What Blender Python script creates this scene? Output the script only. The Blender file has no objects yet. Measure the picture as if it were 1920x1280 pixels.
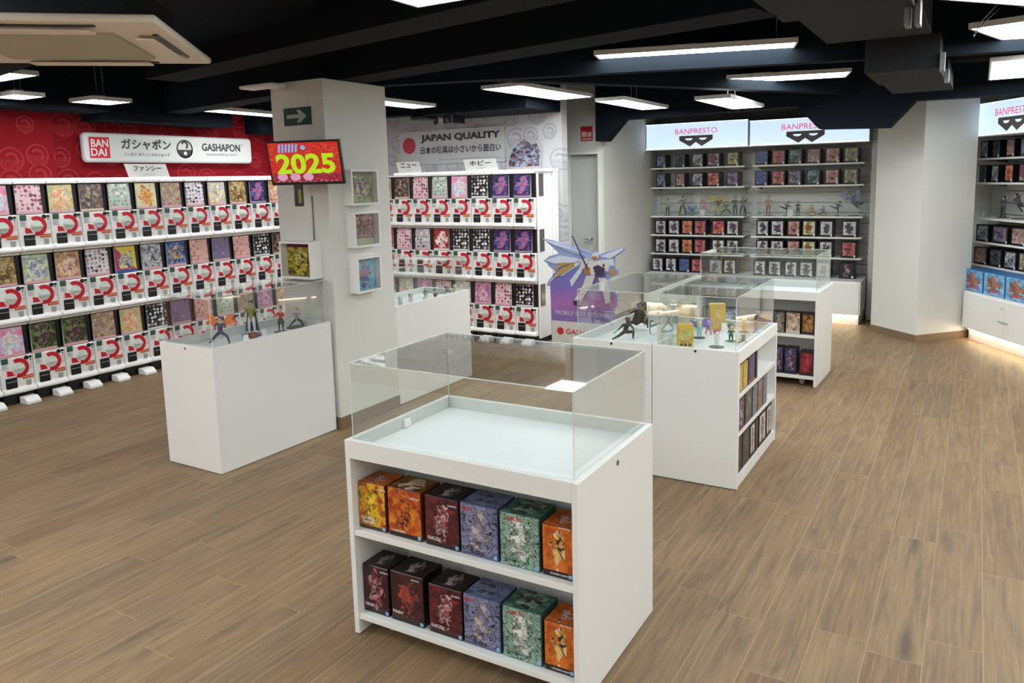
import bpy, bmesh, math, random
from mathutils import Vector, Matrix, Euler
sc = bpy.context.scene
COL = sc.collection
PI = math.pi
random.seed(7)

# ---------------------------------------------------------------- camera
YAW, PITCH, ROLL, FPX = 0.5304, 0.1382, -0.024, 1455.3
fw = Vector((-math.sin(YAW), math.cos(YAW), 0)); rt = Vector((math.cos(YAW), math.sin(YAW), 0)); up = Vector((0, 0, 1))
f2 = fw*math.cos(PITCH) - up*math.sin(PITCH); u2 = up*math.cos(PITCH) + fw*math.sin(PITCH)
r3 = rt*math.cos(ROLL) + u2*math.sin(ROLL); u3 = -rt*math.sin(ROLL) + u2*math.cos(ROLL)
cd = bpy.data.cameras.new('camera'); cam = bpy.data.objects.new('camera', cd); COL.objects.link(cam)
mw = Matrix((r3, u3, -f2)).transposed().to_4x4(); mw.translation = Vector((0, 0, 1.62)); cam.matrix_world = mw
cd.sensor_fit = 'HORIZONTAL'; cd.sensor_width = 36; cd.lens = FPX*36/1920
cd.shift_x = (960-978.8)/1920; cd.shift_y = (539.2-640)/1920; cd.clip_start = .05
sc.camera = cam
# ---------------------------------------------------------------- world, exposure
w = bpy.data.worlds.new('world'); sc.world = w; w.use_nodes = True
w.node_tree.nodes['Background'].inputs[0].default_value = (.8, .9, 1, 1)
w.node_tree.nodes['Background'].inputs[1].default_value = .02
sc.view_settings.view_transform = 'Standard'; sc.view_settings.look = 'None'
sc.view_settings.exposure = 0.6; sc.view_settings.gamma = 1; sc.view_settings.use_curve_mapping = False
try:
    sc.cycles.max_bounces = 10; sc.cycles.transparent_max_bounces = 24; sc.cycles.glossy_bounces = 4; sc.cycles.diffuse_bounces = 5
    sc.cycles.caustics_reflective = False; sc.cycles.caustics_refractive = False
    sc.cycles.sample_clamp_indirect = 6
except Exception: pass
LAMP_E = 13.0        # strength of the ceiling panels

# ---------------------------------------------------------------- materials
MC = {}
def mat(name, col, rough=.5, metal=0, emit=None, es=0, spec=.5, coat=0):
    if name in MC: return MC[name]
    m = bpy.data.materials.new(name); m.use_nodes = True; b = m.node_tree.nodes['Principled BSDF']
    b.inputs['Base Color'].default_value = (*col, 1); b.inputs['Roughness'].default_value = rough
    b.inputs['Metallic'].default_value = metal; b.inputs['Specular IOR Level'].default_value = spec
    b.inputs['Coat Weight'].default_value = coat
    if emit: b.inputs['Emission Color'].default_value = (*emit, 1); b.inputs['Emission Strength'].default_value = es
    MC[name] = m; return m
def hx(s):
    s = s.lstrip('#'); v = [int(s[i:i+2], 16)/255 for i in (0, 2, 4)]
    return tuple(c/12.92 if c <= .04045 else ((c+.055)/1.055)**2.4 for c in v)
class NT:
    def __init__(s, name):
        s.m = bpy.data.materials.new(name); s.m.use_nodes = True; s.t = s.m.node_tree; s.b = s.t.nodes['Principled BSDF']
    def n(s, ty, **kw):
        nd = s.t.nodes.new(ty)
        for k, v in kw.items():
            if k.startswith('_'): setattr(nd, k[1:], v)
            else:
                key = k.replace('__', ' '); inp = nd.inputs[int(key[1:])] if key[0] == 'i' and key[1:].isdigit() else nd.inputs[key]
                s.put(inp, v)
        return nd
    def put(s, inp, v):
        if isinstance(v, bpy.types.NodeSocket): s.t.links.new(v, inp)
        else: inp.default_value = v
    def math(s, op, a, b=0, c=0):
        nd = s.t.nodes.new('ShaderNodeMath'); nd.operation = op; s.put(nd.inputs[0], a); s.put(nd.inputs[1], b)
        if len(nd.inputs) > 2: s.put(nd.inputs[2], c)
        return nd.outputs[0]
    def ramp(s, fac, stops, interp='CONSTANT'):
        nd = s.t.nodes.new('ShaderNodeValToRGB'); cr = nd.color_ramp; cr.interpolation = interp
        while len(cr.elements) < len(stops): cr.elements.new(.5)
        for e, (p, c) in zip(cr.elements, stops): e.position = p; e.color = (*c, 1)
        s.t.links.new(fac, nd.inputs[0]); return nd.outputs[0]
    def mix(s, f, a, b):
        nd = s.t.nodes.new('ShaderNodeMix'); nd.data_type = 'RGBA'
        s.put(nd.inputs[0], f)
        for i, v in ((6, a), (7, b)):
            s.put(nd.inputs[i], v if isinstance(v, bpy.types.NodeSocket) else (*v, 1))
        return nd.outputs[2]
def evn(cols): return [(i/len(cols), c) for i, c in enumerate(cols)]
def spread(cols, lo=.3, hi=.7):
    n = len(cols); return [(0 if i == 0 else lo+(hi-lo)*i/n, c) for i, c in enumerate(cols)]

white = mat('white_laminate', (.80, .81, .80), .42)
wallw = mat('white_wall_paint', (.70, .71, .68), .7)
wallg = mat('grey_white_paint', (.62, .64, .62), .7)
plastic = mat('white_plastic', (.86, .86, .86), .28)
blackm = mat('black_ceiling_paint', (.0050, .0090, .0150), .85, spec=.15)
blackd = mat('dark_grey_duct', (.020, .023, .027), .8, spec=.25)
blackp = mat('black_plastic', (.010, .010, .012), .35)
darkg = mat('dark_green_label', (.03, .09, .07), .5)
chrome = mat('chrome', (.55, .55, .55), .2, 1)
greym = mat('grey_metal', (.25, .25, .25), .35, .8)
redm = mat('red_print', hx('#c8102e'), .45)
orange = mat('orange_label', hx('#c0542a'), .5)
knobm = mat('knob_plastic', (.62, .68, .64), .3)
beige = mat('cassette_plastic', (.86, .79, .70), .45)
beiged = mat('cassette_grille', (.50, .48, .39), .7)
rail_glowm = mat('machine_top_rail', (.85, .85, .88), .3, emit=(.9, .95, 1), es=.25)  # cover strip is no lamp; faint glow put in to look bright
lampm = mat('lamp_diffuser', (.9, .9, .9), .5, emit=(.975, 1, .985), es=LAMP_E)
lampf = mat('lamp_frame', (.7, .7, .7), .4)
stripm = mat('led_strip', (.9, .85, .7), .5, emit=(1, .80, .52), es=14)
sidebox = mat('machine_dark_side', (.018, .016, .018), .12)
inkm = mat('black_print', (.03, .03, .035), .5)
txtw = mat('white_print', (.75, .75, .75), .5)
txtg = mat('grey_print', (.30, .31, .33), .5)
shelfm = mat('shelf_white', (.86, .87, .85), .4)
slatm = mat('slatwall_grey', (.66, .67, .66), .6)
framem = mat('signbox_frame', (.42, .43, .43), .5)
signe = mat('lit_sign_face', (.7, .8, .9), .5, emit=(.58, .76, 1.0), es=.62)
wood_skirt = mat('wooden_skirting', (.20, .135, .085), .5)

def acrylic(name, edge=False):
    s = NT(name); nt = s.t
    out = [n for n in nt.nodes if n.type == 'OUTPUT_MATERIAL'][0]
    tr = s.n('ShaderNodeBsdfTransparent', Color=(.975, .985, .98, 1))
    if edge:
        df = s.n('ShaderNodeBsdfPrincipled'); df.inputs['Base Color'].default_value = (.85, .88, .84, 1); df.inputs['Roughness'].default_value = .2
        mx = s.n('ShaderNodeMixShader', Fac=.55); nt.links.new(tr.outputs[0], mx.inputs[1]); nt.links.new(df.outputs[0], mx.inputs[2])
    else:
        gl = s.n('ShaderNodeBsdfGlossy', Roughness=0.02); gl.inputs['Color'].default_value = (.95, .97, .97, 1)
        bf = s.n('ShaderNodeNewGeometry').outputs['Backfacing']
        fr = s.n('ShaderNodeFresnel', IOR=s.math('ADD', s.math('MULTIPLY', bf, 1/1.49-1.49), 1.49))
        mx = s.n('ShaderNodeMixShader'); nt.links.new(fr.outputs[0], mx.inputs[0]); nt.links.new(tr.outputs[0], mx.inputs[1]); nt.links.new(gl.outputs[0], mx.inputs[2])
    nt.links.new(mx.outputs[0], out.inputs[0]); return s.m
ACR, ACE = acrylic('clear_acrylic'), acrylic('clear_acrylic_edge', True)

def wood_floor():
    s = NT('wood_plank_floor'); co = s.n('ShaderNodeTexCoord').outputs['Object']
    sp = s.n('ShaderNodeSeparateXYZ', Vector=co)
    W, L = .1735, .98
    u = s.math('DIVIDE', s.math('ADD', sp.outputs[0], .255), W); row = s.math('FLOOR', u); fu = s.math('FRACT', u)
    rn = s.n('ShaderNodeTexWhiteNoise', _noise_dimensions='1D', W=row).outputs['Value']
    v = s.math('ADD', s.math('DIVIDE', sp.outputs[1], L), s.math('MULTIPLY', rn, 7.3)); pl = s.math('FLOOR', v); fv = s.math('FRACT', v)
    cid = s.n('ShaderNodeCombineXYZ', X=row, Y=pl, Z=0).outputs[0]
    wn = s.n('ShaderNodeTexWhiteNoise', _noise_dimensions='2D', Vector=cid)
    du = s.math('MINIMUM', fu, s.math('SUBTRACT', 1, fu)); dv = s.math('MINIMUM', fv, s.math('SUBTRACT', 1, fv))
    seam = s.math('MAXIMUM', s.math('LESS_THAN', du, .011), s.math('LESS_THAN', dv, .0018))
    # grain, stretched along the plank and shifted per plank
    off = s.n('ShaderNodeVectorMath', _operation='SCALE', i0=wn.outputs['Color']); off.inputs['Scale'].default_value = 30
    mp = s.n('ShaderNodeMapping', Vector=co); mp.inputs['Scale'].default_value = (1, .038, 1)
    ad = s.n('ShaderNodeVectorMath', _operation='ADD', i0=mp.outputs[0], i1=off.outputs[0]).outputs[0]
    g1 = s.n('ShaderNodeTexNoise', Vector=ad, Scale=70, Detail=4, Roughness=.6, Distortion=.8).outputs[0]
    mp2 = s.n('ShaderNodeMapping', Vector=co); mp2.inputs['Scale'].default_value = (1, .15, 1)
    ad2 = s.n('ShaderNodeVectorMath', _operation='ADD', i0=mp2.outputs[0], i1=off.outputs[0]).outputs[0]
    g2 = s.n('ShaderNodeTexNoise', Vector=ad2, Scale=9, Detail=4, Roughness=.55, Distortion=2.2).outputs[0]
    wv = s.n('ShaderNodeTexWave', Vector=ad2, Scale=9, Distortion=9, Detail=3, _bands_direction='X').outputs[1]
    base = s.ramp(wn.outputs['Value'], [(0, (.195, .120, .062)), (.25, (.262, .170, .092)), (.5, (.222, .148, .080)), (.75, (.292, .198, .108)), (1, (.18, .124, .074))], 'LINEAR')
    g2c = s.n('ShaderNodeMapRange', Value=g2, i1=.44, i2=.72, i3=0, i4=.70).outputs[0]
    c = s.mix(g2c, base, (.130, .092, .062))
    g1c = s.n('ShaderNodeMapRange', Value=g1, i1=.50, i2=.74, i3=0, i4=.42).outputs[0]
    c = s.mix(g1c, c, (.42, .31, .19))
    g3c = s.n('ShaderNodeMapRange', Value=g1, i1=.47, i2=.30, i3=0, i4=.34).outputs[0]
    c = s.mix(g3c, c, (.095, .066, .046))
    c = s.mix(s.math('MULTIPLY', wv, .18), c, (.15, .115, .085))
    # knots
    vo = s.n('ShaderNodeTexVoronoi', Vector=ad2, Scale=3.0)
    kn = s.n('ShaderNodeMapRange', Value=vo.outputs['Distance'], i1=.10, i2=.02, i3=0, i4=1).outputs[0]
    c = s.mix(s.math('MULTIPLY', kn, .7), c, (.07, .05, .04))
    c = s.mix(s.math('MULTIPLY', seam, .65), c, (.36, .27, .165))
    s.t.links.new(c, s.b.inputs['Base Color']); s.b.inputs['Roughness'].default_value = .5; s.b.inputs['Specular IOR Level'].default_value = .22
    bp = s.n('ShaderNodeBump', Strength=.12, Distance=.002, Height=g1); s.t.links.new(bp.outputs[0], s.b.inputs['Normal'])
    return s.m

def ring_wall(name, base, ringc, scale, axes, amt=.5, rad=.38):
    """printed wall: scattered circles with a small disc and hook inside"""
    s = NT(name); co = s.n('ShaderNodeTexCoord').outputs['Object']; sp = s.n('ShaderNodeSeparateXYZ', Vector=co)
    v = s.n('ShaderNodeCombineXYZ', X=sp.outputs[axes[0]], Y=sp.outputs[axes[1]], Z=0).outputs[0]
    vo = s.n('ShaderNodeTexVoronoi', Vector=v, Scale=scale, Randomness=.55, _voronoi_dimensions='2D'); d = vo.outputs['Distance']
    big = s.math('MULTIPLY', s.n('ShaderNodeSeparateXYZ', Vector=vo.outputs['Color']).outputs[0], .16)
    r = s.math('ADD', big, rad-.12)
    ring = s.math('LESS_THAN', s.math('ABSOLUTE', s.math('SUBTRACT', d, r)), .028)
    inner = s.math('LESS_THAN', s.math('ABSOLUTE', s.math('SUBTRACT', d, s.math('MULTIPLY', r, .5))), .045)
    lv = s.n('ShaderNodeVectorMath', _operation='SUBTRACT', i0=v, i1=s.n('ShaderNodeVectorMath', _operation='SCALE', i0=vo.outputs['Position'], Scale=1).outputs[0])
    sp2 = s.n('ShaderNodeSeparateXYZ', Vector=lv.outputs[0])
    lower = s.math('MULTIPLY', s.math('LESS_THAN', sp2.outputs[1], 0), s.math('LESS_THAN', d, r))
    inner = s.math('MULTIPLY', inner, s.math('GREATER_THAN', s.math('ADD', sp2.outputs[0], sp2.outputs[1]), -.01))
    m = s.math('MAXIMUM', ring, s.math('MAXIMUM', inner, s.math('MULTIPLY', lower, .45)))
    c = s.mix(s.math('MULTIPLY', m, amt), base, ringc)
    s.t.links.new(c, s.b.inputs['Base Color']); s.b.inputs['Roughness'].default_value = .8; s.b.inputs['Specular IOR Level'].default_value = .15; return s.m

def art(name, bg, fig, band=None, scale=5, mode='blot', seed=0, figw=.30, bandh=.14, top=None, per_object=False, frame=None, rough=.35, black=False):
    """printed packaging art made of irregular colour patches (uses the UV of the printed face)"""
    key = 'art_'+name
    if key in MC: return MC[key]
    s = NT(key); uv = s.n('ShaderNodeTexCoord').outputs['UV']; sp = s.n('ShaderNodeSeparateXYZ', Vector=uv)
    U, V = sp.outputs[0], sp.outputs[1]
    sh = s.math('ADD', seed*3.17, s.math('MULTIPLY', s.n('ShaderNodeObjectInfo').outputs['Random'], 40.0) if per_object else 0)
    vec = s.n('ShaderNodeCombineXYZ', X=U, Y=s.math('MULTIPLY', V, 1.25), Z=sh).outputs[0]
    n1 = s.n('ShaderNodeTexNoise', Vector=vec, Scale=scale*.8, Detail=2, Roughness=.5, Distortion=1.0).outputs[0]
    c = s.ramp(n1, spread(bg, .36, .66), 'LINEAR')
    vq = s.n('ShaderNodeTexVoronoi', Vector=vec, Scale=scale*1.35, Randomness=1.0)
    cq = s.ramp(s.n('ShaderNodeSeparateXYZ', Vector=vq.outputs['Color']).outputs[1], evn(bg))
    if mode in ('blot', 'stripe'): c = s.mix(.55, c, cq)
    if mode == 'grid':
        vo = s.n('ShaderNodeTexVoronoi', Vector=vec, Scale=scale*1.25, Randomness=.35)
        dd = s.math('ADD', vo.outputs['Distance'], s.math('MULTIPLY', s.math('SUBTRACT', n1, .5), .9))
        fc = s.ramp(s.n('ShaderNodeSeparateXYZ', Vector=vo.outputs['Color']).outputs[0], evn(fig))
        c = s.mix(s.math('LESS_THAN', dd, .36), bg[0], fc)
    elif mode == 'ink':
        n2 = s.n('ShaderNodeTexNoise', Vector=vec, Scale=scale*.6, Detail=2, Distortion=2.6).outputs[0]
        line = s.math('LESS_THAN', s.math('ABSOLUTE', s.math('SUBTRACT', n2, .5)), .026)
        c = s.mix(line, c, (.012, .014, .02))
    elif mode == 'stripe':
        c = s.mix(s.math('GREATER_THAN', s.math('ADD', U, s.math('MULTIPLY', V, 1.0)), 1.05), c, fig[0])
    if fig and mode != 'grid':
        du = s.math('DIVIDE', s.math('SUBTRACT', U, .5), figw); dv = s.math('DIVIDE', s.math('SUBTRACT', V, .5), .40)
        rr = s.math('ADD', s.math('MULTIPLY', du, du), s.math('MULTIPLY', dv, dv))
        n3 = s.n('ShaderNodeTexNoise', Vector=vec, Scale=scale*1.1, Detail=2.5, Roughness=.5, Distortion=.8).outputs[0]
        msk = s.math('LESS_THAN', s.math('ADD', rr, s.math('MULTIPLY', s.math('SUBTRACT', n3, .5), 5.0)), .8)
        n4 = s.n('ShaderNodeTexNoise', Vector=vec, Scale=scale*1.3, Detail=2, Distortion=.8).outputs[0]
        fq = s.ramp(s.n('ShaderNodeSeparateXYZ', Vector=vq.outputs['Color']).outputs[0], evn(fig))
        c = s.mix(msk, c, s.mix(.4, s.ramp(n4, spread(fig, .38, .64), 'LINEAR'), fq))
    if top: c = s.mix(s.math('GREATER_THAN', V, 1-.13), c, top)
    if band: c = s.mix(s.math('LESS_THAN', V, bandh), c, band)
    if frame:
        ed = s.math('MAXIMUM', s.math('GREATER_THAN', s.math('ABSOLUTE', s.math('SUBTRACT', U, .5)), .40), s.math('GREATER_THAN', s.math('ABSOLUTE', s.math('SUBTRACT', V, .53)), .41))
        c = s.mix(ed, c, frame)
    s.t.links.new(c, s.b.inputs['Base Color']); s.b.inputs['Roughness'].default_value = rough; MC[key] = s.m; return s.m

# ---------------------------------------------------------------- mesh helpers
class MB:
    def __init__(s): s.v = []; s.f = []; s.mi = []; s.uv = {}; s.sm = []
    def box(s, x0, x1, y0, y1, z0, z1, mi=0):
        b = len(s.v); s.v += [(x, y, z) for z in (z0, z1) for y in (y0, y1) for x in (x0, x1)]
        for q in ((0, 2, 3, 1), (4, 5, 7, 6), (0, 1, 5, 4), (2, 6, 7, 3), (0, 4, 6, 2), (1, 3, 7, 5)):
            s.f.append([b+i for i in q]); s.mi.append(mi); s.sm.append(False)
        return s
    def quad(s, p, mi=0, uv=True):
        b = len(s.v); s.v += [tuple(q) for q in p]; s.f.append([b+i for i in range(len(p))]); s.mi.append(mi); s.sm.append(False)
        if uv and len(p) == 4: s.uv[len(s.f)-1] = [(0, 0), (1, 0), (1, 1), (0, 1)]
        return s
    def prism(s, pts, a, b, axis='y', mi=0):
        """pts 2-D outline extruded from a to b along axis"""
        n = len(pts); k = len(s.v)
        mk = {'y': lambda p, t: (p[0], t, p[1]), 'z': lambda p, t: (p[0], p[1], t), 'x': lambda p, t: (t, p[0], p[1])}[axis]
        s.v += [mk(p, a) for p in pts]+[mk(p, b) for p in pts]
        s.f += [list(range(k, k+n)), list(range(k+2*n-1, k+n-1, -1))]; s.mi += [mi, mi]; s.sm += [False, False]
        for i in range(n):
            j = (i+1) % n; s.f.append([k+i, k+n+i, k+n+j, k+j]); s.mi.append(mi); s.sm.append(False)
        return s
    def cyl(s, p, r, a, b, axis='z', n=20, mi=0, r2=None, sm=True):
        r2 = r if r2 is None else r2; k = len(s.v)
        def mk(c, sn, t, R):
            if axis == 'z': return (p[0]+c*R, p[1]+sn*R, t)
            if axis == 'y': return (p[0]+c*R, t, p[1]+sn*R)
            return (t, p[0]+c*R, p[1]+sn*R)
        for t, R in ((a, r), (b, r2)):
            s.v += [mk(math.cos(2*PI*i/n), math.sin(2*PI*i/n), t, R) for i in range(n)]
        s.f += [list(range(k, k+n)), list(range(k+n, k+2*n))]; s.mi += [mi, mi]; s.sm += [False]*2
        for i in range(n):
            j = (i+1) % n; s.f.append([k+i, k+j, k+n+j, k+n+i]); s.mi.append(mi); s.sm.append(sm)
        return s
    def tube(s, a, b, r1, r2=None, n=8, mi=0):
        a, b = Vector(a), Vector(b); r2 = r1 if r2 is None else r2; d = (b-a).normalized()
        x = d.orthogonal().normalized(); y = d.cross(x); k = len(s.v)
        for p, r in ((a, r1), (b, r2)): s.v += [tuple(p+x*math.cos(2*PI*i/n)*r+y*math.sin(2*PI*i/n)*r) for i in range(n)]
        s.f += [list(range(k, k+n)), list(range(k+n, k+2*n))]; s.mi += [mi, mi]; s.sm += [False]*2
        for i in range(n):
            j = (i+1) % n; s.f.append([k+i, k+j, k+n+j, k+n+i]); s.mi.append(mi); s.sm.append(True)
        return s
    def ball(s, c, r, mi=0, nu=12, nv=8):
        rx, ry, rz = r if isinstance(r, (tuple, list)) else (r, r, r); k = len(s.v)
        s.v.append((c[0], c[1], c[2]-rz))
        for j in range(1, nv):
            t = -PI/2+PI*j/nv
            for i in range(nu): s.v.append((c[0]+rx*math.cos(t)*math.cos(2*PI*i/nu), c[1]+ry*math.cos(t)*math.sin(2*PI*i/nu), c[2]+rz*math.sin(t)))
        s.v.append((c[0], c[1], c[2]+rz)); e = len(s.v)-1
        for i in range(nu):
            j = (i+1) % nu
            s.f.append([k, k+1+j, k+1+i]); s.f.append([e, e-nu+i, e-nu+j]); s.mi += [mi, mi]; s.sm += [True]*2
            for q in range(nv-2):
                a = k+1+q*nu; s.f.append([a+i, a+j, a+nu+j, a+nu+i]); s.mi.append(mi); s.sm.append(True)
        return s
    def mesh(s, name, mats, bevel=0, seg=2, fix=True):
        me = bpy.data.meshes.new(name); me.from_pydata(s.v, [], s.f)
        for m in (mats if isinstance(mats, (list, tuple)) else [mats]): me.materials.append(m)
        for p, mi, sm in zip(me.polygons, s.mi, s.sm): p.material_index = mi; p.use_smooth = sm
        if s.uv:
            ul = me.uv_layers.new(name='UVMap')
            for fi, uvs in s.uv.items():
                for li, c in zip(me.polygons[fi].loop_indices, uvs): ul.data[li].uv = c
        if fix or bevel:
            bm = bmesh.new(); bm.from_mesh(me)
            if bevel:
                ed = [e for e in bm.edges if len(e.link_faces) == 2 and e.calc_face_angle(0) > .6]
                bmesh.ops.bevel(bm, geom=ed, offset=bevel, segments=seg, profile=.5, affect='EDGES', clamp_overlap=True)
            if not s.uv: bmesh.ops.recalc_face_normals(bm, faces=bm.faces)
            bm.to_mesh(me); bm.free()
        return me
def link(name, me, parent=None, loc=(0, 0, 0), rz=0):
    o = bpy.data.objects.new(name, me); COL.objects.link(o); o.location = loc; o.rotation_euler = (0, 0, rz)
    if parent: o.parent = parent
    return o
def tag(o, label=None, cat=None, group=None, kind=None):
    if label: o['label'] = label
    if cat: o['category'] = cat
    if group: o['group'] = group
    if kind: o['kind'] = kind
    return o
def thing(name, label, cat, loc=(0, 0, 0), rz=0, group=None):
    return tag(link(name, None, None, loc, rz), label, cat, group)
def struct(name, mb, m, bevel=0):
    return tag(link(name, mb.mesh(name, m, bevel)), kind='structure')
def children(o): return [c for c in bpy.data.objects if c.parent == o]
KIDS = {}
def snapshot(o):
    ch = [c for c in bpy.data.objects if c.parent == o]; KIDS[o.name] = [(c, [g for g in bpy.data.objects if g.parent == c]) for c in ch]
def dup(src, loc, rz=None, label=None):
    r = src.copy(); COL.objects.link(r); r.location = loc
    if rz is not None: r.rotation_euler = (0, 0, rz)
    if label: r['label'] = label
    out = {}
    for c, gs in KIDS.get(src.name, []):
        d = c.copy(); COL.objects.link(d); d.parent = r; out[c.name.split('.')[0]] = d
        for g in gs: e = g.copy(); COL.objects.link(e); e.parent = d
    return r, out
CURVE_TMP = []
def text(body, w, h, m, name, parent, x, y, z, bold=0, fit=True, tilt=0):
    """lettering standing upright in the local XZ plane, facing -Y, centred on (x,z)"""
    cu = bpy.data.curves.new('lettering', 'FONT'); cu.body = body; cu.align_x = 'CENTER'; cu.align_y = 'CENTER'; cu.size = 1; cu.offset = bold; cu.resolution_u = 3
    o = bpy.data.objects.new('lettering', cu); COL.objects.link(o); dg = bpy.context.evaluated_depsgraph_get(); dg.update()
    me = bpy.data.meshes.new_from_object(o.evaluated_get(dg)); bpy.data.objects.remove(o); bpy.data.curves.remove(cu)
    xs = [v.co.x for v in me.vertices]; ys = [v.co.y for v in me.vertices]
    if not xs: return None
    x0, x1, y0, y1 = min(xs), max(xs), min(ys), max(ys); sx = w/(x1-x0); sy = h/(y1-y0)
    for v in me.vertices: v.co = ((v.co.x-(x0+x1)/2)*sx, 0, (v.co.y-(y0+y1)/2)*sy)
    me.materials.clear(); me.materials.append(m); me.name = name
    p = link(name, me, parent, (x, y, z)); return p

# ================================================================= ROOM
floor = struct('floor', MB().box(-7.2, 4.2, -3.2, 10, -.1, 0), wood_floor())
struct('ceiling', MB().box(-7.2, 4.2, -3.2, 10, 2.80, 2.9), blackm)
red_wall = ring_wall('red_printed_wall', hx('#80101a'), hx('#b44048'), 4.3, (1, 2), .38)
grey_wall = ring_wall('grey_printed_wall', (.50, .50, .52), (.24, .24, .27), 4.0, (0, 2), .55)
mb = MB().box(-6.9, -6.72, -3.2, 7.1, 0, 2.8).box(-6.73, -6.66, -3.2, 3.72, 0, 2.8)
struct('wall_left', mb, red_wall)
struct('wall_center', MB().box(-6.72, -3.59, 6.97, 7.09, 0, 2.8), grey_wall)
# wall with the doorway behind the cutout, then the side wall that runs to the slatwall
mb = MB().box(-4.6, -3.945, 7.77, 7.9, 0, 2.8).box(-3.555, -3.5, 7.77, 7.9, 0, 2.8).box(-3.945, -3.555, 7.77, 7.9, 1.895, 2.8)
struct('wall_back', mb, wallw)
struct('wall_side', MB().box(-3.62, -3.5, 7.9, 9.6, 0, 2.8), wallw)
struct('wall_hallway', MB().box(-4.6, -3.62, 8.7, 8.8, 0, 2.8), wallg)
struct('trim_1', MB().box(-3.955, -3.935, 7.752, 7.94, 0, 1.875).box(-3.565, -3.545, 7.752, 7.94, 0, 1.875).box(-3.955, -3.545, 7.752, 7.94, 1.8755, 1.905), white, .001)
d = tag(link('door_1', None, None, (-3.93, 7.86, 0)), kind='structure')
link('door_leaf', MB().box(0, .315, 0, .04, .01, 1.868).mesh('door_leaf', wallg, .003), d)
link('door_handle', MB().tube((.25, 0, .95), (.25, -.05, .95), .008).tube((.25, -.05, .95), (.16, -.05, .95), .008).mesh('door_handle', chrome), d)
struct('door_gap_dark', MB().box(-3.613, -3.568, 7.86, 7.90, 0, 1.872), blackp)  # black strip stands in for the shaded gap beside the leaf
struct('baseboard_side', MB().box(-3.5, -3.488, 7.77, 8.75, 0, .07), wood_skirt)
struct('baseboard_back', MB().box(-4.6, -3.965, 7.758, 7.77, 0, .07), wood_skirt)
# slatwall with grooves, and the grey bulkhead above it
mb = MB().box(-3.5, -.98, 9.46, 9.6, 0, 2.8)
z = .47
while z < 1.93: mb.box(-3.45, -1.0, 9.42, 9.462, z+.004, z+.112); z += .116
mb.box(-2.33, -2.25, 9.415, 9.462, .47, 1.93).box(-3.5, -3.45, 9.40, 9.462, 0, 2.3).box(-1.0, -.95, 9.2, 9.6, 0, 2.3)
struct('wall_slat', mb, slatm)
struct('wall_bulkhead', MB().box(-3.5, -.9, 9.32, 9.45, 2.22, 2.8), mat('bulkhead_grey', (.16, .17, .17), .7))
struct('wall_rear', MB().box(-7.2, 4.2, -3.3, -3.2, 0, 2.8), wallw)
struct('wall_right', MB().box(4.1, 4.2, -3.3, 10, 0, 2.8), wallw)
struct('wall_far', MB().box(-.96, 4.2, 9.62, 9.7, 0, 2.8), wallw)
# white column turned 45 degrees
A, B, Cc, D = (-.881, 8.545), (-.442, 8.109), (-.02, 8.59), (-.45, 9.1)
pil = tag(link('column', MB().prism([A, B, Cc, D], .07, 2.8, 'z').mesh('column', wallw)), 'broad white column turned at forty five degrees between the two lit shelf walls', 'column')
def inset(P, k): c = Vector((-.45, 8.59)); return [tuple(c+(Vector(p)-c)*k) for p in P]
link('skirting', MB().prism(inset([A, B, Cc, D], 1.015), 0, .07, 'z').mesh('skirting', wood_skirt), pil)
# white pillar in front with emergency sign
pl = tag(link('pillar', MB().box(-4.06, -3.594, 3.705, 4.31, .075, 2.2835).mesh('pillar', wallw, .004)), 'square white pillar in the middle of the shop carrying the screen and frames', 'pillar')
link('skirting', MB().box(-4.065, -3.586, 3.697, 4.31, 0, .075).mesh('skirting', wood_skirt), pl)

# ================================================================= BEAMS, DUCTS
def bar(name, p0, p1, width, z0, z1, m, label, cat, group=None, side=1):
    p0, p1 = Vector(p0), Vector(p1); d_ = (p1-p0).normalized(); n = Vector((-d_.y, d_.x))*side*width
    pts = [p0, p1, p1+n, p0+n]
    o = link(name, MB().prism([tuple(p) for p in pts], z0, z1, 'z').mesh(name, m)); return tag(o, label, cat, group)
bar('ceiling_beam', (-3.75, 3.88), (-.82, 3.297), .25, 2.285, 2.8, blackm, 'black beam crossing the ceiling just in front of the white pillar', 'beam')
bar('ceiling_pipe_casing', (-4.5, 3.38), (-.84, 2.71), .24, 2.30, 2.42, blackm, 'black boxed pipe run nearest the camera, parallel to the beam', 'duct', side=-1)
bar('ceiling_beam', (-3.6, 4.25), (.9, 5.65), .10, 2.285, 2.8, blackm, 'thin black beam running right from the white pillar above the long lamp', 'beam')
bar('ceiling_beam', (-3.75, 4.32), (-6.8, 4.9), .22, 2.30, 2.8, blackm, 'black beam running left from the white pillar to the red wall', 'beam')
bar('ceiling_beam', (-3.1, 4.5), (-.35, 8.7), .12, 2.30, 2.8, blackm, 'black beam running diagonally from the pillar towards the angled column', 'beam', side=-1)
bar('ceiling_beam', (-6.7, 6.2), (-3.9, 6.55), .18, 2.30, 2.8, blackm, 'black beam close to the grey printed wall', 'beam')
bar('ceiling_drop', (-4.75, 6.25), (-3.58, 6.25), .68, 2.27, 2.8, blackm, 'black boxed ceiling drop above the grey printed wall end', 'duct')
bar('ceiling_beam', (-6.8, 2.6), (-4.6, 2.2), .3, 2.32, 2.8, blackm, 'black beam behind the air conditioner over the red wall', 'beam')
tag(link('wall_soffit', MB().box(-6.655, -6.30, -3.1, 4.0, 2.262, 2.79).mesh('wall_soffit', blackm)), 'black soffit hiding the top of the red wall at far left', 'soffit')
tag(link('wall_soffit', MB().box(-6.715, -6.42, 4.0, 5.35, 2.205, 2.79).mesh('wall_soffit', blackm)), 'black soffit above the long sign on the red wall', 'soffit')
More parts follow.
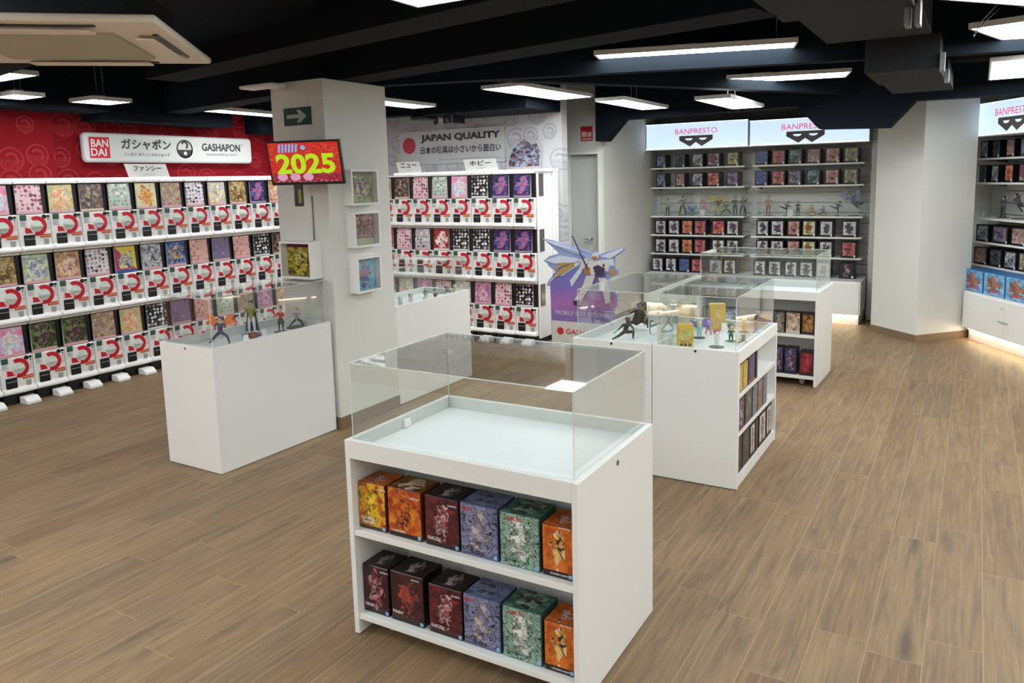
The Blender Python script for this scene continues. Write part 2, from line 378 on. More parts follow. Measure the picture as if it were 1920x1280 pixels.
tag(link('wall_soffit', MB().box(-6.715, -6.50, 5.75, 6.9, 2.165, 2.79).mesh('wall_soffit', blackm)), 'black soffit at the far corner of the red wall', 'soffit')
# beam with haunches at both ends
hb = MB().prism([(-3.49, 2.79), (-3.49, 2.0), (-3.40, 2.0), (-3.20, 2.21), (-1.47, 2.225), (-1.27, 2.012), (-.69, 1.995), (-.49, 2.215), (1.9, 2.20), (1.9, 2.79)], 7.55, 7.75, 'y').mesh('haunched_beam', blackm)
tag(link('haunched_beam', hb), 'large black beam with drooping haunches before the lit signs', 'beam')
dk = tag(link('air_duct', MB().box(-.79, -.26, 2.5, 3.68, 2.285, 2.62).box(-.77, -.25, 3.78, 4.75, 2.33, 2.6).mesh('air_duct', blackd, .006)), 'dark rectangular air duct along the ceiling at upper right', 'duct')
link('flange', MB().box(-.80, -.25, 3.68, 3.78, 2.30, 2.64).mesh('flange', blackd), dk)
for xx in (-.30, -.26): link('bracket', MB().box(xx, xx+.02, 3.70, 3.82, 2.22, 2.36).mesh('bracket', mat('galvanised', (.22, .22, .23), .5, .5)), dk)
fcu = tag(link('fan_coil_unit', MB().box(-.60, -.215, 5.0, 5.75, 2.18, 2.37).mesh('fan_coil_unit', blackd, .004)), 'dark grey boxed fan coil unit hanging below the ceiling at right', 'ventilation unit')
link('rim', MB().box(-.615, -.20, 5.75, 6.9, 2.22, 2.33).mesh('rim', blackd), fcu)
link('bracket', MB().box(-.215, -.19, 4.98, 5.06, 2.16, 2.26).mesh('bracket', MC['galvanised']), fcu)
link('bracket', MB().box(-.215, -.19, 5.65, 5.72, 2.16, 2.24).mesh('bracket', MC['galvanised']), fcu)
tag(link('ceiling_pipe', MB().tube((-.2, 6.1, 2.36), (2.2, 6.5, 2.36), .035, n=12).mesh('ceiling_pipe', blackd)), 'thin dark pipe running right from the fan coil unit', 'pipe')
tag(link('hanging_speaker', MB().box(-4.99, -4.80, 6.35, 6.58, 2.24, 2.29).mesh('hanging_speaker', blackp, .02, 3)), 'flat black rounded speaker under the ceiling before the grey wall', 'speaker')
o = tag(link('projector', MB().box(-4.62, -4.50, 6.40, 6.62, 2.19, 2.44).mesh('projector', blackp, .008)), 'black boxy projector hanging under the ceiling above the JAPAN QUALITY sign', 'projector')
link('lens', MB().cyl((-4.56, 2.22), .018, 6.385, 6.40, 'y').mesh('lens', chrome), o)
o = thing('security_camera', 'small white and black security camera on the grey printed wall', 'camera', (-5.03, 6.86, 2.28))
link('mount', MB().box(-.04, .03, 0, .11, -.015, .015).mesh('mount', plastic, .004), o)
link('lens_barrel', MB().tube((0, 0, 0), (.03, -.06, -.04), .022, .026, 12).mesh('lens_barrel', blackp), o)

# ================================================================= LAMPS
def lamp(cx, cy, lx, ly, z, rz, label):
    o = thing('ceiling_lamp', label, 'ceiling lamp', (cx, cy, z), rz, 'flat white ceiling lamps')
    f = .012
    m = MB().box(-lx/2-f, lx/2+f, -ly/2-f, -ly/2, 0, .03).box(-lx/2-f, lx/2+f, ly/2, ly/2+f, 0, .03).box(-lx/2-f, -lx/2, -ly/2, ly/2, 0, .03).box(lx/2, lx/2+f, -ly/2, ly/2, 0, .03).box(-lx/2, lx/2, -ly/2, ly/2, .02, .03)
    link('frame', m.mesh('frame', lampf), o)
    link('diffuser', MB().box(-lx/2, lx/2, -ly/2, ly/2, .002, .014).mesh('diffuser', lampm), o)
    for sx in (-1, 1):
        link('wire', MB().tube((sx*(lx/2-.1), 0, .03), (sx*(lx/2-.1), 0, 2.80-z), .0025, n=5).mesh('wire', greym), o)
    link('driver', MB().box(-.12, .02, -.03, .03, .03, .055).mesh('driver', plastic), o)
    return o
R15 = math.radians(15.7)
lamp(-1.57, 4.86, 1.18, .31, 2.375, R15, 'long white lamp panel nearest the pillar over the middle of the shop')
lamp(-1.50, 6.56, 1.18, .33, 2.375, math.radians(14), 'long white lamp panel just before the large haunched beam')
lamp(-3.29, 6.0, .36, 1.18, 2.35, math.radians(-3), 'white lamp panel above the right end of the grey printed wall')
lamp(-2.755, 6.80, .25, 1.07, 2.27, 0, 'white lamp panel hanging beside the left haunch of the beam')
lamp(-1.80, 6.57, .26, 1.05, 2.20, 0, 'small white lamp panel hanging over the left BANPRESTO sign')
lamp(-6.02, 5.35, .20, 1.15, 2.30, math.radians(3), 'white lamp panel hanging over the red wall left of the pillar')
lamp(-4.46, 5.30, .24, 1.18, 2.30, 0, 'white lamp panel seen just right of the pillar top')
lamp(-5.99, 3.74, .29, .30, 2.30, 0, 'small square white lamp right of the pair over the red wall')
lamp(-6.06, 3.16, .28, .20, 2.30, 0, 'smallest white lamp over the red wall near the left edge')
lamp(-5.55, 2.75, .5, .28, 2.36, 0, 'white lamp partly hidden behind the air conditioner')
lamp(-1.63, 2.24, .60, .60, 2.30, 0, 'white lamp panel cut by the top edge left of centre')
lamp(.233, 5.38, .30, 1.15, 2.35, math.radians(-16), 'large white lamp panel with loose cable at the right edge')
lamp(.20, 6.70, .32, 1.2, 2.31, 0, 'white lamp panel above the angled column at the right edge')
lamp(.30, 3.98, .55, .90, 2.33, math.radians(-39.4), 'white lamp panel cut by the top right corner')
for i, (x, y) in enumerate([(-4.6, -.4), (-1.6, -1.3), (1.1, .3), (-5.8, -1.8), (2.4, 2.9), (1.9, 1.5), (.6, -2.2), (-3.5, .8)]):  # unseen panels, added as extra fill for the counter and pillar faces
    lamp(x, y, .6, 1.2, 2.36, 0, 'added out-of-view fill panel %s' % ['over the left aisle, behind the camera', 'just behind the camera', 'right of the camera', 'far back on the left', 'by the right wall', 'by the right wall beside the camera', 'farthest behind the camera', 'left of the camera over the front aisle'][i])
o = thing('loose_cable', 'thin cable hanging in loops below the large lamp at right', 'cable', (0, 0, 0))
m = MB(); P = [(.10+.16*math.sin(t*.5), 4.62+.1*math.cos(t*.5), 2.30+.16*math.cos(t)*.5+.05) for t in range(0, 13)]
for a, b in zip(P, P[1:]): m.tube(a, b, .003, n=5)
link('strand', m.mesh('strand', greym), o)

# ================================================================= AIR CONDITIONER CASSETTE
ac = thing('air_conditioner', 'beige square ceiling cassette air conditioner at upper left', 'air conditioner', (-3.23, 1.865, 2.2), math.radians(-49))
h = .49
m = MB()
m.prism([(-h, -h), (h, -h), (h, h), (-h, h)], .0, .03, 'z')
link('panel', m.mesh('panel', beige, .012, 3), ac)
link('return_grille', MB().box(-.29, .29, -.29, .29, -.012, .001).mesh('return_grille', beiged, .004), ac)
for k in range(4):
    v = link('air_vane', MB().box(-.25, .25, -.035, .035, -.02, -.012).mesh('air_vane', beige, .004), ac, (0, 0, 0), k*PI/2)
    v.location = Vector((math.sin(k*PI/2)*-.385, math.cos(k*PI/2)*.385, 0))
    s_ = link('slot', MB().box(-.27, .27, .036, .052, -.006, .001).mesh('slot', blackp), ac, (0, 0, 0), k*PI/2)
    s_.location = v.location
link('casing', MB().box(-.36, .36, -.36, .36, .031, .20).mesh('casing', blackd), ac)

# ================================================================= CAPSULE MACHINES
PW, PH, Z0 = .2475, .538, .085
sheets = {
 'pale blue and pink': ('blot', ['#b7c4e6', '#e9a6c4', '#cfd8ee', '#e57fa5'], ['#f0b5c8', '#f4f0f2', '#a8d0cf']),
 'pink figure grid': ('grid', ['#e9c3cc'], ['#6b4d5c', '#b8667d', '#c99fae', '#7d5a6c', '#ddd0d4']),
 'yellow and green': ('blot', ['#cfa94e', '#8fc0a8', '#e2d283', '#d88a7a'], ['#e8bf3c', '#d8708a', '#f0e0b0']),
 'dark brown': ('blot', ['#3b2b2a', '#5d4844', '#2a2022', '#8a6f64'], ['#c9b6a4', '#6f5650', '#1d1718']),
 'mint grey': ('grid', ['#b9ccc2'], ['#7d8a86', '#c9a9b2', '#91a79c', '#e4e8e4']),
 'yellow and orange': ('blot', ['#e7c05a', '#cfe0c8', '#e2dcae'], ['#e07a3a', '#f0c24e', '#b5532f']),
 'pink and green': ('blot', ['#c98f8c', '#7d8b58', '#e0b5b5', '#8a5458'], ['#6d3d44', '#c9a0a0', '#98a46a']),
 'white and pink': ('grid', ['#e0dce0'], ['#3c3a48', '#c48aa4', '#b0a8b8', '#8f7d92']),
 'sky blue': ('blot', ['#7ab4dc', '#9fcbe6', '#e4cfa8', '#c9a77a'], ['#48708a', '#d8b890', '#f0e6d0']),
 'brown and cream': ('blot', ['#8a6a3c', '#d8c48c', '#5d4528', '#b89858'], ['#e6d9a8', '#3c2c1c', '#a07848']),
 'navy and purple': ('blot', ['#23264c', '#3d3a70', '#171830', '#5a5090'], ['#8c86b8', '#c05a80', '#2c5c90']),
 'green and lilac': ('blot', ['#a8c060', '#c8d8a0', '#7a8fae', '#e4e8d0'], ['#5a7c3c', '#8890b8', '#f0e8e0']),
 'tan': ('blot', ['#b07a68', '#d4a088', '#c8b070', '#8a5a4c'], ['#e0c050', '#f0d8c8', '#a85a5a']),
 'magenta and yellow': ('stripe', ['#a8386a', '#8a2c58', '#c04a78'], ['#e0c83c', '#e8e0a0', '#3858a8']),
 'grey silver': ('blot', ['#8a8f98', '#d0d4da', '#3c4048', '#b0b6be'], ['#1c1e24', '#e8eaee', '#6a7078']),
 'royal blue': ('blot', ['#28408c', '#4868b0', '#18244c', '#8898c8'], ['#d8dce8', '#c8a850', '#203468']),
 'peach pink': ('grid', ['#dcb0a4'], ['#b86a70', '#e8d0c8', '#9c7c74', '#f0b0b8']),
 'dusky purple': ('grid', ['#7c7090'], ['#3c3450', '#b8a8c8', '#d0607c', '#5c5074']),
 'black and white': ('grid', ['#1c1c20'], ['#c8c8cc', '#8c8c90', '#e8e8ea', '#505058']),
 'dark green': ('blot', ['#2c3c28', '#4c6038', '#1c241c', '#7a8a50'], ['#a8b078', '#6c4858', '#1c2018']),
 'crimson red': ('blot', ['#a0242c', '#b83c40', '#7c1820'], ['#e8dcd8', '#f4f0ee', '#c05058']),
 'grey and white': ('grid', ['#c4c2c4'], ['#5c5a64', '#a8a4ae', '#c8909c', '#e8e6e8']),
 'orchid pink': ('blot', ['#d088a8', '#b06c98', '#e4b0c8', '#8c5c98'], ['#704c88', '#e8d0e0', '#c0507c']),
}
bandc = {'dark brown': '#d8bfa4', 'magenta and yellow': '#2c5ca8', 'crimson red': '#e6dfd4', 'navy and purple': '#9c8aa0', 'black and white': '#d8d8d8'}
SHEET = {}
for i, (k, (md, bg, fg)) in enumerate(sheets.items()):
    SHEET[k] = art('sheet_'+k.replace(' ', '_'), [hx(c) for c in bg], [hx(c) for c in fg], band=hx(bandc.get(k, '#dcaab4')), scale=4.5 if md != 'grid' else 4.2, mode=md, seed=i+1, figw=.36, bandh=.09, rough=.25)
def machine_parts():
    P = {}
    hb_ = .285                                                  # height of the dial half
    # white body: slanted front, bowed lip below
    m = MB().prism([(.03, hb_), (0.0, hb_-.004), (-.002, .044), (-.024, .034), (-.032, .020), (-.030, .006), (-.018, 0), (.39, 0), (.39, hb_)], .003, PW-.003, 'x')
    P['body'] = m.mesh('body', plastic, .007, 2)
    m = MB().box(.006, PW-.006, .026, .36, hb_+.001, PH-.022); P['capsule_bin'] = m.mesh('capsule_bin', sidebox, .008, 2)
    P['top_lip'] = MB().box(.004, PW-.004, .008, .38, PH-.022, PH-.002).mesh('top_lip', plastic, .004, 1)
    x0, x1, z0, z1 = .008, .197, hb_+.002, PH-.030
    m = MB().quad([(x0, .003, z0), (x1, .003, z0), (x1, .018, z1), (x0, .018, z1)]); m.box(x0, x1, .020, .022, z0, z1, 1)
    P['display_card'] = m.mesh('display_card', [plastic, txtw], fix=False)
    cx, cz = .135, .192
    y = -.0045
    def arc(a0, a1, r0, r1, ya, yb, n=22):
        m = MB(); pts = [(cx+r1*math.cos(math.radians(a0+(a1-a0)*i/n)), cz+r1*math.sin(math.radians(a0+(a1-a0)*i/n))) for i in range(n+1)]
        inn = [(cx+r0*math.cos(math.radians(a0+(a1-a0)*i/n)), cz+r0*math.sin(math.radians(a0+(a1-a0)*i/n))) for i in range(n+1)]
        for i in range(n): m.prism([inn[i], pts[i], pts[i+1], inn[i+1]], ya, yb)
        return m
    m = arc(118, -108, .046, .076, y, .001); m.prism([(cx-.088, cz-.008), (cx-.066, cz-.014), (cx-.05, cz-.018), (cx-.042, cz-.040), (cx-.03, cz-.052), (cx-.088, cz-.052)], y, .001)
    P['red_arc'] = m.mesh('red_arc', redm)
    m = MB().cyl((cx, cz), .040, -.014, .001, 'y', 24, r2=.044).prism([(cx-.034, cz-.007), (cx+.034, cz-.007), (cx+.034, cz+.007), (cx-.034, cz+.007)], -.03, -.012)
    P['dial'] = m.mesh('dial', knobm)
    m = MB().box(.030, .112, -.010, -.001, .042, .126); P['outlet'] = m.mesh('outlet', blackp, .006, 2)
    P['outlet_glint'] = MB().box(.036, .106, -.0135, -.0098, .092, .098).mesh('outlet_glint', mat('dark_glint', (.25, .27, .27), .3))  # lighter grey bar paints a glint across the black outlet
    P['price_label'] = MB().box(.155, .234, -.0062, 0, .100, .127).mesh('price_label', orange)
    P['label_line'] = MB().box(.159, .230, -.0068, -.005, .111, .116).mesh('label_line', mat('label_cream', hx('#e0b58a'), .5))
    P['coin_return'] = MB().box(.178, .213, -.012, 0, .047, .090).mesh('coin_return', mat('coin_grey', (.33, .36, .35), .35), .004, 1)
    P['sticker'] = MB().box(.016, .062, -.0055, 0, .238, .280).mesh('sticker', darkg)
    m = MB().cyl((.196, .262), .016, -.008, 0, 'y', 14); m.cyl((.226, .264), .010, -.006, 0, 'y', 10).cyl((.226, .242), .005, -.006, 0, 'y', 10)
    P['coin_slot'] = m.mesh('coin_slot', blackp)
    m = MB()
    for i in range(4): m.box(.016, .050+.012*(i % 2), -.005, 0, .226-.009*i, .229-.009*i)
    P['printed_notes'] = m.mesh('printed_notes', mat('note_grey', (.42, .46, .48), .5)); m = MB()
    for i in range(4): m.box(.220, .236, -.005, 0, .222-.017*i, .228-.017*i)
    P['icon_column'] = m.mesh('icon_column', MC['note_grey'])
    P['side_notes'] = MB().box(.222, .24, -.0045, -.001, .135, .141).mesh('side_notes', txtw)
    return P
MP = machine_parts()
proto = thing('capsule_machine', 'x', 'capsule machine', (0, 0, 0), 0, 'capsule toy machines')
for k, me in MP.items(): link(k, me, proto)
link('base_block', MB().box(.01, PW-.01, .02, .36, -.085, -.001).mesh('base_block', blackp), proto)
link('foot', MB().prism([(-.115, -.085), (-.115, -.062), (-.07, -.030), (.0, -.030), (.0, -.085)], .115, .22, 'x').mesh('foot', plastic, .006, 2), proto)
snapshot(proto)
cards1 = [['pale blue and pink', 'white and pink', 'pale blue and pink', 'pink figure grid', 'yellow and green', 'dark brown', 'mint grey', 'yellow and orange', 'pink and green', 'white and pink', 'sky blue', 'brown and cream', 'navy and purple', 'tan'],
          ['dark brown', 'brown and cream', 'green and lilac', 'tan', 'white and pink', 'magenta and yellow', 'grey silver', 'royal blue', 'peach pink', 'dusky purple', 'peach pink', 'black and white', 'dark brown', 'tan'],
          ['green and lilac', 'pale blue and pink', 'dark green', 'dark green', 'pink and green', 'yellow and green', 'black and white', 'dusky purple', 'peach pink', 'mint grey', 'pink and green', 'orchid pink', 'tan', 'tan']]
cards1[0] = cards1[0][1:]+['tan']
cards2 = [['tan', 'dark brown', 'pink figure grid', 'mint grey', 'pale blue and pink', 'black and white', 'navy and purple', 'navy and purple'],
          ['crimson red', 'pink figure grid', 'grey and white', 'crimson red', 'black and white', 'black and white', 'navy and purple', 'navy and purple'],
          ['brown and cream', 'sky blue', 'orchid pink', 'pink figure grid', 'grey and white', 'orchid pink', 'pink figure grid', 'black and white']]
ORD = ['first', 'second', 'third', 'fourth', 'fifth', 'sixth', 'seventh', 'eighth', 'ninth', 'tenth', 'eleventh', 'twelfth', 'thirteenth', 'fourteenth', 'fifteenth']
rown = ['top', 'middle', 'bottom']
def place_machine(loc, rz, card, row, label):
    r, ch = dup(proto, loc, rz, label)
    dc = ch['display_card']; me = SM.get(card)
    if me is None:
        me = MP['display_card'].copy(); me.materials[0] = SHEET[card]; SM[card] = me
    dc.data = me
    if row != 2:
        for k in ('base_block', 'foot'): bpy.data.objects.remove(ch[k])
    return r
SM = {}
WX, WY0, VY, VX0 = -6.3165, 3.1902, 6.5564, -5.1637
for row in range(3):
    for i in range(14):
        k = i-2
        place_machine((WX, WY0+k*PW, Z0+(2-row)*PH), PI/2, cards1[row][i], row, 'capsule machine by the red wall, %s row, %s from left, %s card' % (rown[row], ORD[i], cards1[row][i]))
    for i in range(8):
        k = i-2
        place_machine((VX0+k*PW, VY, Z0+(2-row)*PH), 0, cards2[row][i], row, 'capsule machine by the grey wall, %s row, %s from left, %s card' % (rown[row], ORD[i], cards2[row][i]))
for c, gs in KIDS[proto.name]: bpy.data.objects.remove(c)
bpy.data.objects.remove(proto)
TZ = Z0+3*PH
tag(link('machine_top_rail', MB().box(-6.70, -6.325, WY0-2*PW, WY0+12*PW, TZ, TZ+.022).mesh('machine_top_rail', rail_glowm, .003)), 'long glossy white cover strip with added glow on top of the red wall machines', 'cover strip')
tag(link('machine_top_rail', MB().box(VX0-PW, -3.62, VY+.01, 6.95, TZ, TZ+.022).mesh('machine_top_rail', rail_glowm, .003)), 'long glossy white cover strip with added glow on top of the grey wall machines', 'cover strip')
o = tag(link('machine_end_panel', MB().box(-3.675, -3.655, VY+.02, 6.95, .06, TZ-.001).mesh('machine_end_panel', plastic, .006, 2)), 'tall white side panel closing the right end of the grey wall machines', 'side panel')
link('outer_trim', MB().box(-3.652, -3.63, VY+.30, 6.955, 0.0, TZ-.001).mesh('outer_trim', plastic, .004), o)
for r_ in range(3):
    link('dark_side_window', MB().box(-3.655, -3.645, VY+.035, VY+.12, Z0+r_*PH+.30, Z0+r_*PH+.515).mesh('dark_side_window', mat('smoked_window', (.10, .10, .10), .15), .003), o)

# topper plates on the machines
def topper(loc, rz, w, hgt, jp, en, label):
    o = thing('topper_sign', label, 'sign', loc, rz)
    sl = .035
    m = MB().prism([(sl, 0), (w-sl*.0, 0), (w, 0), (w-sl*.2, hgt), (0, hgt)], 0, .006)
    link('plate', MB().prism([(sl, 0), (w, 0), (w-sl, hgt), (0, hgt)], 0, .006).mesh('plate', mat('sign_white', (.78, .79, .78), .4)), o)
    text(jp, w*.62, hgt*.42, inkm, 'lettering', o, w*.5, -.003, hgt*.66, .015)
    text(en, w*.26, hgt*.16, mat('sign_pale_grey', (.5, .5, .52), .5), 'small_lettering', o, w*.52, -.003, hgt*.2)
topper((-6.335, 4.11, TZ+.022), PI/2, .43, .115, 'ファンシー', 'FANCY', 'slanted white topper plate reading FANCY on the red wall machines')
topper((-5.40, 6.60, TZ+.022), 0, .34, .115, 'ニュー', 'NEW', 'slanted white topper plate reading NEW beside the pillar')
topper((-4.53, 6.60, TZ+.022), 0, .42, .115, 'ホビー', 'HOBBY', 'slanted white topper plate reading HOBBY on the grey wall machines')

# ================================================================= WALL SIGNS
o = thing('wall_sign', 'long white rounded sign with red square logo on the red wall', 'sign', (-6.66, 3.93, 0), PI/2)
def rrect(x0, x1, z0, z1, r, n=5):
    P = []
    for cx, cz, a in ((x1-r, z0+r, -90), (x1-r, z1-r, 0), (x0+r, z1-r, 90), (x0+r, z0+r, 180)):
        P += [(cx+r*math.cos(math.radians(a+90*i/n)), cz+r*math.sin(math.radians(a+90*i/n))) for i in range(n+1)]
    return P
o.location = (-6.64, 3.95, 0)
link('backing', MB().prism(rrect(-.012, 1.792, 1.858, 2.112, .04), -.002, .02).mesh('backing', mat('sign_silver', (.45, .45, .46), .4)), o)
link('face', MB().prism(rrect(0, 1.78, 1.87, 2.10, .032), -.012, .0).mesh('face', mat('sign_face_white', (.66, .68, .67), .45)), o)
link('red_square', MB().box(.045, .225, -.018, -.012, 1.895, 2.075).mesh('red_square', redm), o)
text('BAN', .155, .066, txtw, 'logo_lettering', o, .135, -.020, 2.022, .02)
text('DAI', .14, .066, txtw, 'logo_lettering', o, .122, -.020, 1.945, .02)
text('ガシャポン', .50, .098, inkm, 'lettering', o, .585, -.016, 2.022, .022)
text('バンダイ オフィシャルショップ', .46, .034, inkm, 'lettering', o, .585, -.016, 1.930, .008)
text('GASHAPON', .46, .075, inkm, 'lettering', o, 1.41, -.016, 2.012, .02)
text('TM', .03, .012, inkm, 'lettering', o, 1.665, -.016, 2.045)
text('BANDAI OFFICIAL SHOP', .37, .022, txtg, 'lettering', o, 1.41, -.016, 1.942)
m = MB(); cx, cz, R_ = .985, 1.99, .088
for i in range(24):
    a0, a1 = 2*PI*i/24, 2*PI*(i+1)/24
    m.prism([(cx+R_*.86*math.cos(a0), cz+R_*.86*math.sin(a0)), (cx+R_*math.cos(a0), cz+R_*math.sin(a0)), (cx+R_*math.cos(a1), cz+R_*math.sin(a1)), (cx+R_*.86*math.cos(a1), cz+R_*.86*math.sin(a1))], -.017, -.013)
m.prism([(cx+R_*.98*math.cos(PI+PI*i/20), cz-.008+R_*.9*math.sin(PI+PI*i/20)) for i in range(21)], -.017, -.013)
for i in range(10):
    a0, a1 = math.radians(160-22*i), math.radians(160-22*(i+1))
    m.prism([(cx+.022*math.cos(a0), cz+.036+.022*math.sin(a0)), (cx+.04*math.cos(a0), cz+.036+.04*math.sin(a0)), (cx+.04*math.cos(a1), cz+.036+.04*math.sin(a1)), (cx+.022*math.cos(a1), cz+.036+.022*math.sin(a1))], -.017, -.013)
link('emblem', m.mesh('emblem', inkm), o)
link('emblem_dot', MB().cyl((cx, cz-.042), .018, -.020, -.017, 'y', 16).mesh('emblem_dot', txtw), o)

o = thing('wall_sign', 'grey framed sign with red disc reading JAPAN QUALITY', 'sign', (-5.62, 6.95, 0))
link('panel', MB().box(0, 1.37, 0, .02, 1.815, 2.17).mesh('panel', mat('sign_grey', (.50, .50, .51), .5), .002), o)
link('border', MB().box(-.006, 0, -.002, .02, 1.81, 2.176).box(1.37, 1.376, -.002, .02, 1.81, 2.176).box(0, 1.37, -.002, .02, 2.17, 2.176).box(0, 1.37, -.002, .02, 1.81, 1.815).mesh('border', mat('sign_silver', (.45, .45, .46), .4)), o)
link('red_disc', MB().cyl((.135, 2.02), .088, -.004, 0, 'y', 36).mesh('red_disc', mat('disc_red', hx('#b8283a'), .5)), o)
text('JAPAN QUALITY', 1.03, .092, inkm, 'lettering', o, .815, -.004, 2.085, .045)
text('日本の玩具は小さいから面白い', 1.04, .082, inkm, 'lettering', o, .815, -.004, 1.962, .02)
text("Japanese toys are small. That's why it's interesting.", .80, .026, txtg, 'lettering', o, .93, -.004, 1.855)
o = thing('wall_poster', 'poster of a dark crowded collage standing beside the JAPAN QUALITY sign', 'poster', (-4.22, 6.94, 0))
pm = art('crowd', [hx(c) for c in ('#3a3440', '#686c80', '#5a3038', '#8c8890', '#222440')], [hx(c) for c in ('#7c3038', '#20202c', '#a0a8c0')], band=(.5, .48, .48), scale=6, seed=44, figw=.6, bandh=.16)
m = MB().prism([(0, 1.70), (.39, 1.70), (.41, 1.92), (.37, 2.0), (.30, 1.99), (.22, 2.04), (.14, 2.0), (.06, 1.95), (.0, 1.8)], .002, .012)
link('backing', m.mesh('backing', mat('poster_backing', (.45, .45, .48), .5)), o)
mm = MB(); outl = [(.03, 1.70), (.38, 1.70), (.40, 1.90), (.36, 1.985), (.30, 1.97), (.22, 2.03), (.14, 1.98), (.08, 1.93), (.03, 1.82)]
mm.v = [(x, -.001, z) for x, z in outl]; mm.f = [list(range(9))]; mm.mi = [0]; mm.sm = [False]
me = mm.mesh('print', pm, fix=False); ul = me.uv_layers.new(name='UVMap')
for li, (x, z) in zip(me.polygons[0].loop_indices, outl): ul.data[li].uv = (x/.41, (z-1.7)/.33)
link('print', me, o)
text('Entertainment Toys', .32, .03, redm, 'lettering', o, .21, -.004, 1.72)

# fire sign
o = thing('fire_sign', 'small red and white fire notice beside the doorway', 'sign', (-3.765, 7.765, 2.02))
link('plate', MB().box(0, .14, -.004, .003, 0, .155).mesh('plate', mat('sign_red', hx('#c01c2c'), .4)), o)
link('pictogram', MB().box(.012, .075, -.006, -.004, .045, .10).prism([(.085, .045), (.128, .045), (.128, .10), (.085, .085)], -.006, -.004).mesh('pictogram', mat('sign_pink', hx('#e8c4c4'), .5)), o)
link('lines', MB().box(.012, .13, -.006, -.004, .012, .018).box(.012, .13, -.006, -.004, .026, .031).mesh('lines', txtw), o)

# ================================================================= PILLAR ITEMS
o = thing('exit_sign', 'dark green sign with a pale right arrow on the pillar', 'sign', (-3.94, 3.70, 2.002))
link('plate', MB().box(0, .238, -.004, .004, 0, .113).mesh('plate', mat('exit_green', hx('#0b3a34'), .4)), o)
link('border', MB().box(-.004, .242, -.002, .004, -.005, 0).box(-.004, .242, -.002, .004, .113, .117).mesh('border', txtw), o)
link('arrow', MB().prism([(.03, .045), (.14, .045), (.118, .018), (.15, .018), (.205, .0565), (.15, .097), (.118, .097), (.14, .070), (.03, .070)], -.007, -.004).mesh('arrow', mat('arrow_pale', hx('#a9b5a6'), .5)), o)
o = thing('emergency_light', 'flat white emergency light fixed to the top of the pillar', 'light fitting', (-4.12, 3.50, 2.235))
link('housing', MB().box(0, .30, 0, .12, 0, .022).mesh('housing', plastic, .008, 2), o)
link('bracket', MB().box(.12, .20, .10, .20, .004, .02).mesh('bracket', plastic), o)
# television
tv = thing('television', 'small screen showing 2025 on red, mounted on the pillar corner', 'television', (-3.575, 3.5, 1.753), .3526)
W_, H_ = .482, .271
inner = bpy.data.objects
tvb = link('bezel', MB().box(-W_/2, W_/2, 0, .025, -H_/2, H_/2).mesh('bezel', blackp, .003), tv); tvb.rotation_euler = (.2125, 0, 0)
def em(name, c, s_=1.0): return mat(name, (.0, .0, .0), .5, emit=hx(c), es=s_*.62, spec=.1)
s = NT('screen_red'); uv = s.n('ShaderNodeTexCoord').outputs['UV']
n_ = s.n('ShaderNodeTexNoise', Vector=uv, Scale=5, Detail=1, Distortion=3).outputs[0]
ln = s.math('LESS_THAN', s.math('ABSOLUTE', s.math('SUBTRACT', n_, .5)), .012)
vv = s.n('ShaderNodeSeparateXYZ', Vector=uv).outputs[1]
c_ = s.mix(s.math('LESS_THAN', vv, .22), hx('#d8291c'), hx('#9c1836'))
s.t.links.new(s.mix(ln, c_, hx('#f0806c')), s.b.inputs['Emission Color']); s.b.inputs['Emission Strength'].default_value = .5; s.b.inputs['Base Color'].default_value = (0, 0, 0, 1)
w1, h1 = W_/2-.012, H_/2-.010
link('screen', MB().quad([(-w1, -.0012, -h1+.008), (w1, -.0012, -h1+.008), (w1, -.0012, h1), (-w1, -.0012, h1)]).mesh('screen', s.m, fix=False), tvb)
text('2025', .385, .125, em('screen_lime', '#b4dc24', 1.1), 'digits', tvb, .004, -.003, -.004, .035)
m = MB()
for i in range(6): m.prism([(-.165+i*.022, .068), (-.153+i*.022, .068), (-.143+i*.022, .118), (-.155+i*.022, .118)], -.0028, -.0016)
m.ball((.0, -.002, .095), (.016, .001, .014))
link('screen_stripes', m.mesh('screen_stripes', em('screen_blue', '#86b4ee')), tvb)
m = MB()
for x in (-.16, -.075, .01): m.ball((x, -.002, -.085), (.034, .0012, .024))
link('screen_capsules', m.mesh('screen_capsules', em('screen_pink', '#e4a8c4', .9)), tvb)
m = MB()
for i in range(12): m.ball((-.19+i*.035, -.002, -.113), (.003, .001, .003), nu=6, nv=4)
link('screen_dots', m.mesh('screen_dots', em('screen_white', '#f0d8d0')), tvb)
link('mount_arm', MB().tube((0, .02, -.02), (-.007, .224, -.03), .014).box(-.05, .035, .205, .213, -.09, .03).mesh('mount_arm', blackp), tv)
m = link('hanging_bracket', MB().box(-.10, -.05, .03, .06, -.265, -.125).mesh('hanging_bracket', blackp, .004), tv)
link('yellow_tag', MB().box(-.068, -.052, .024, .03, -.245, -.16).mesh('yellow_tag', mat('tag_yellow', hx('#8a8c3c'), .5)), m)
link('silver_edge', MB().box(-.10, -.092, .024, .03, -.25, -.15).mesh('silver_edge', greym), m)
o = thing('power_cable', 'thin grey cable running down the pillar from the screen', 'cable', (0, 0, 0))
link('strand', MB().tube((-3.735, 3.698, 1.55), (-3.737, 3.698, 1.26), .004, n=6).mesh('strand', greym), o)

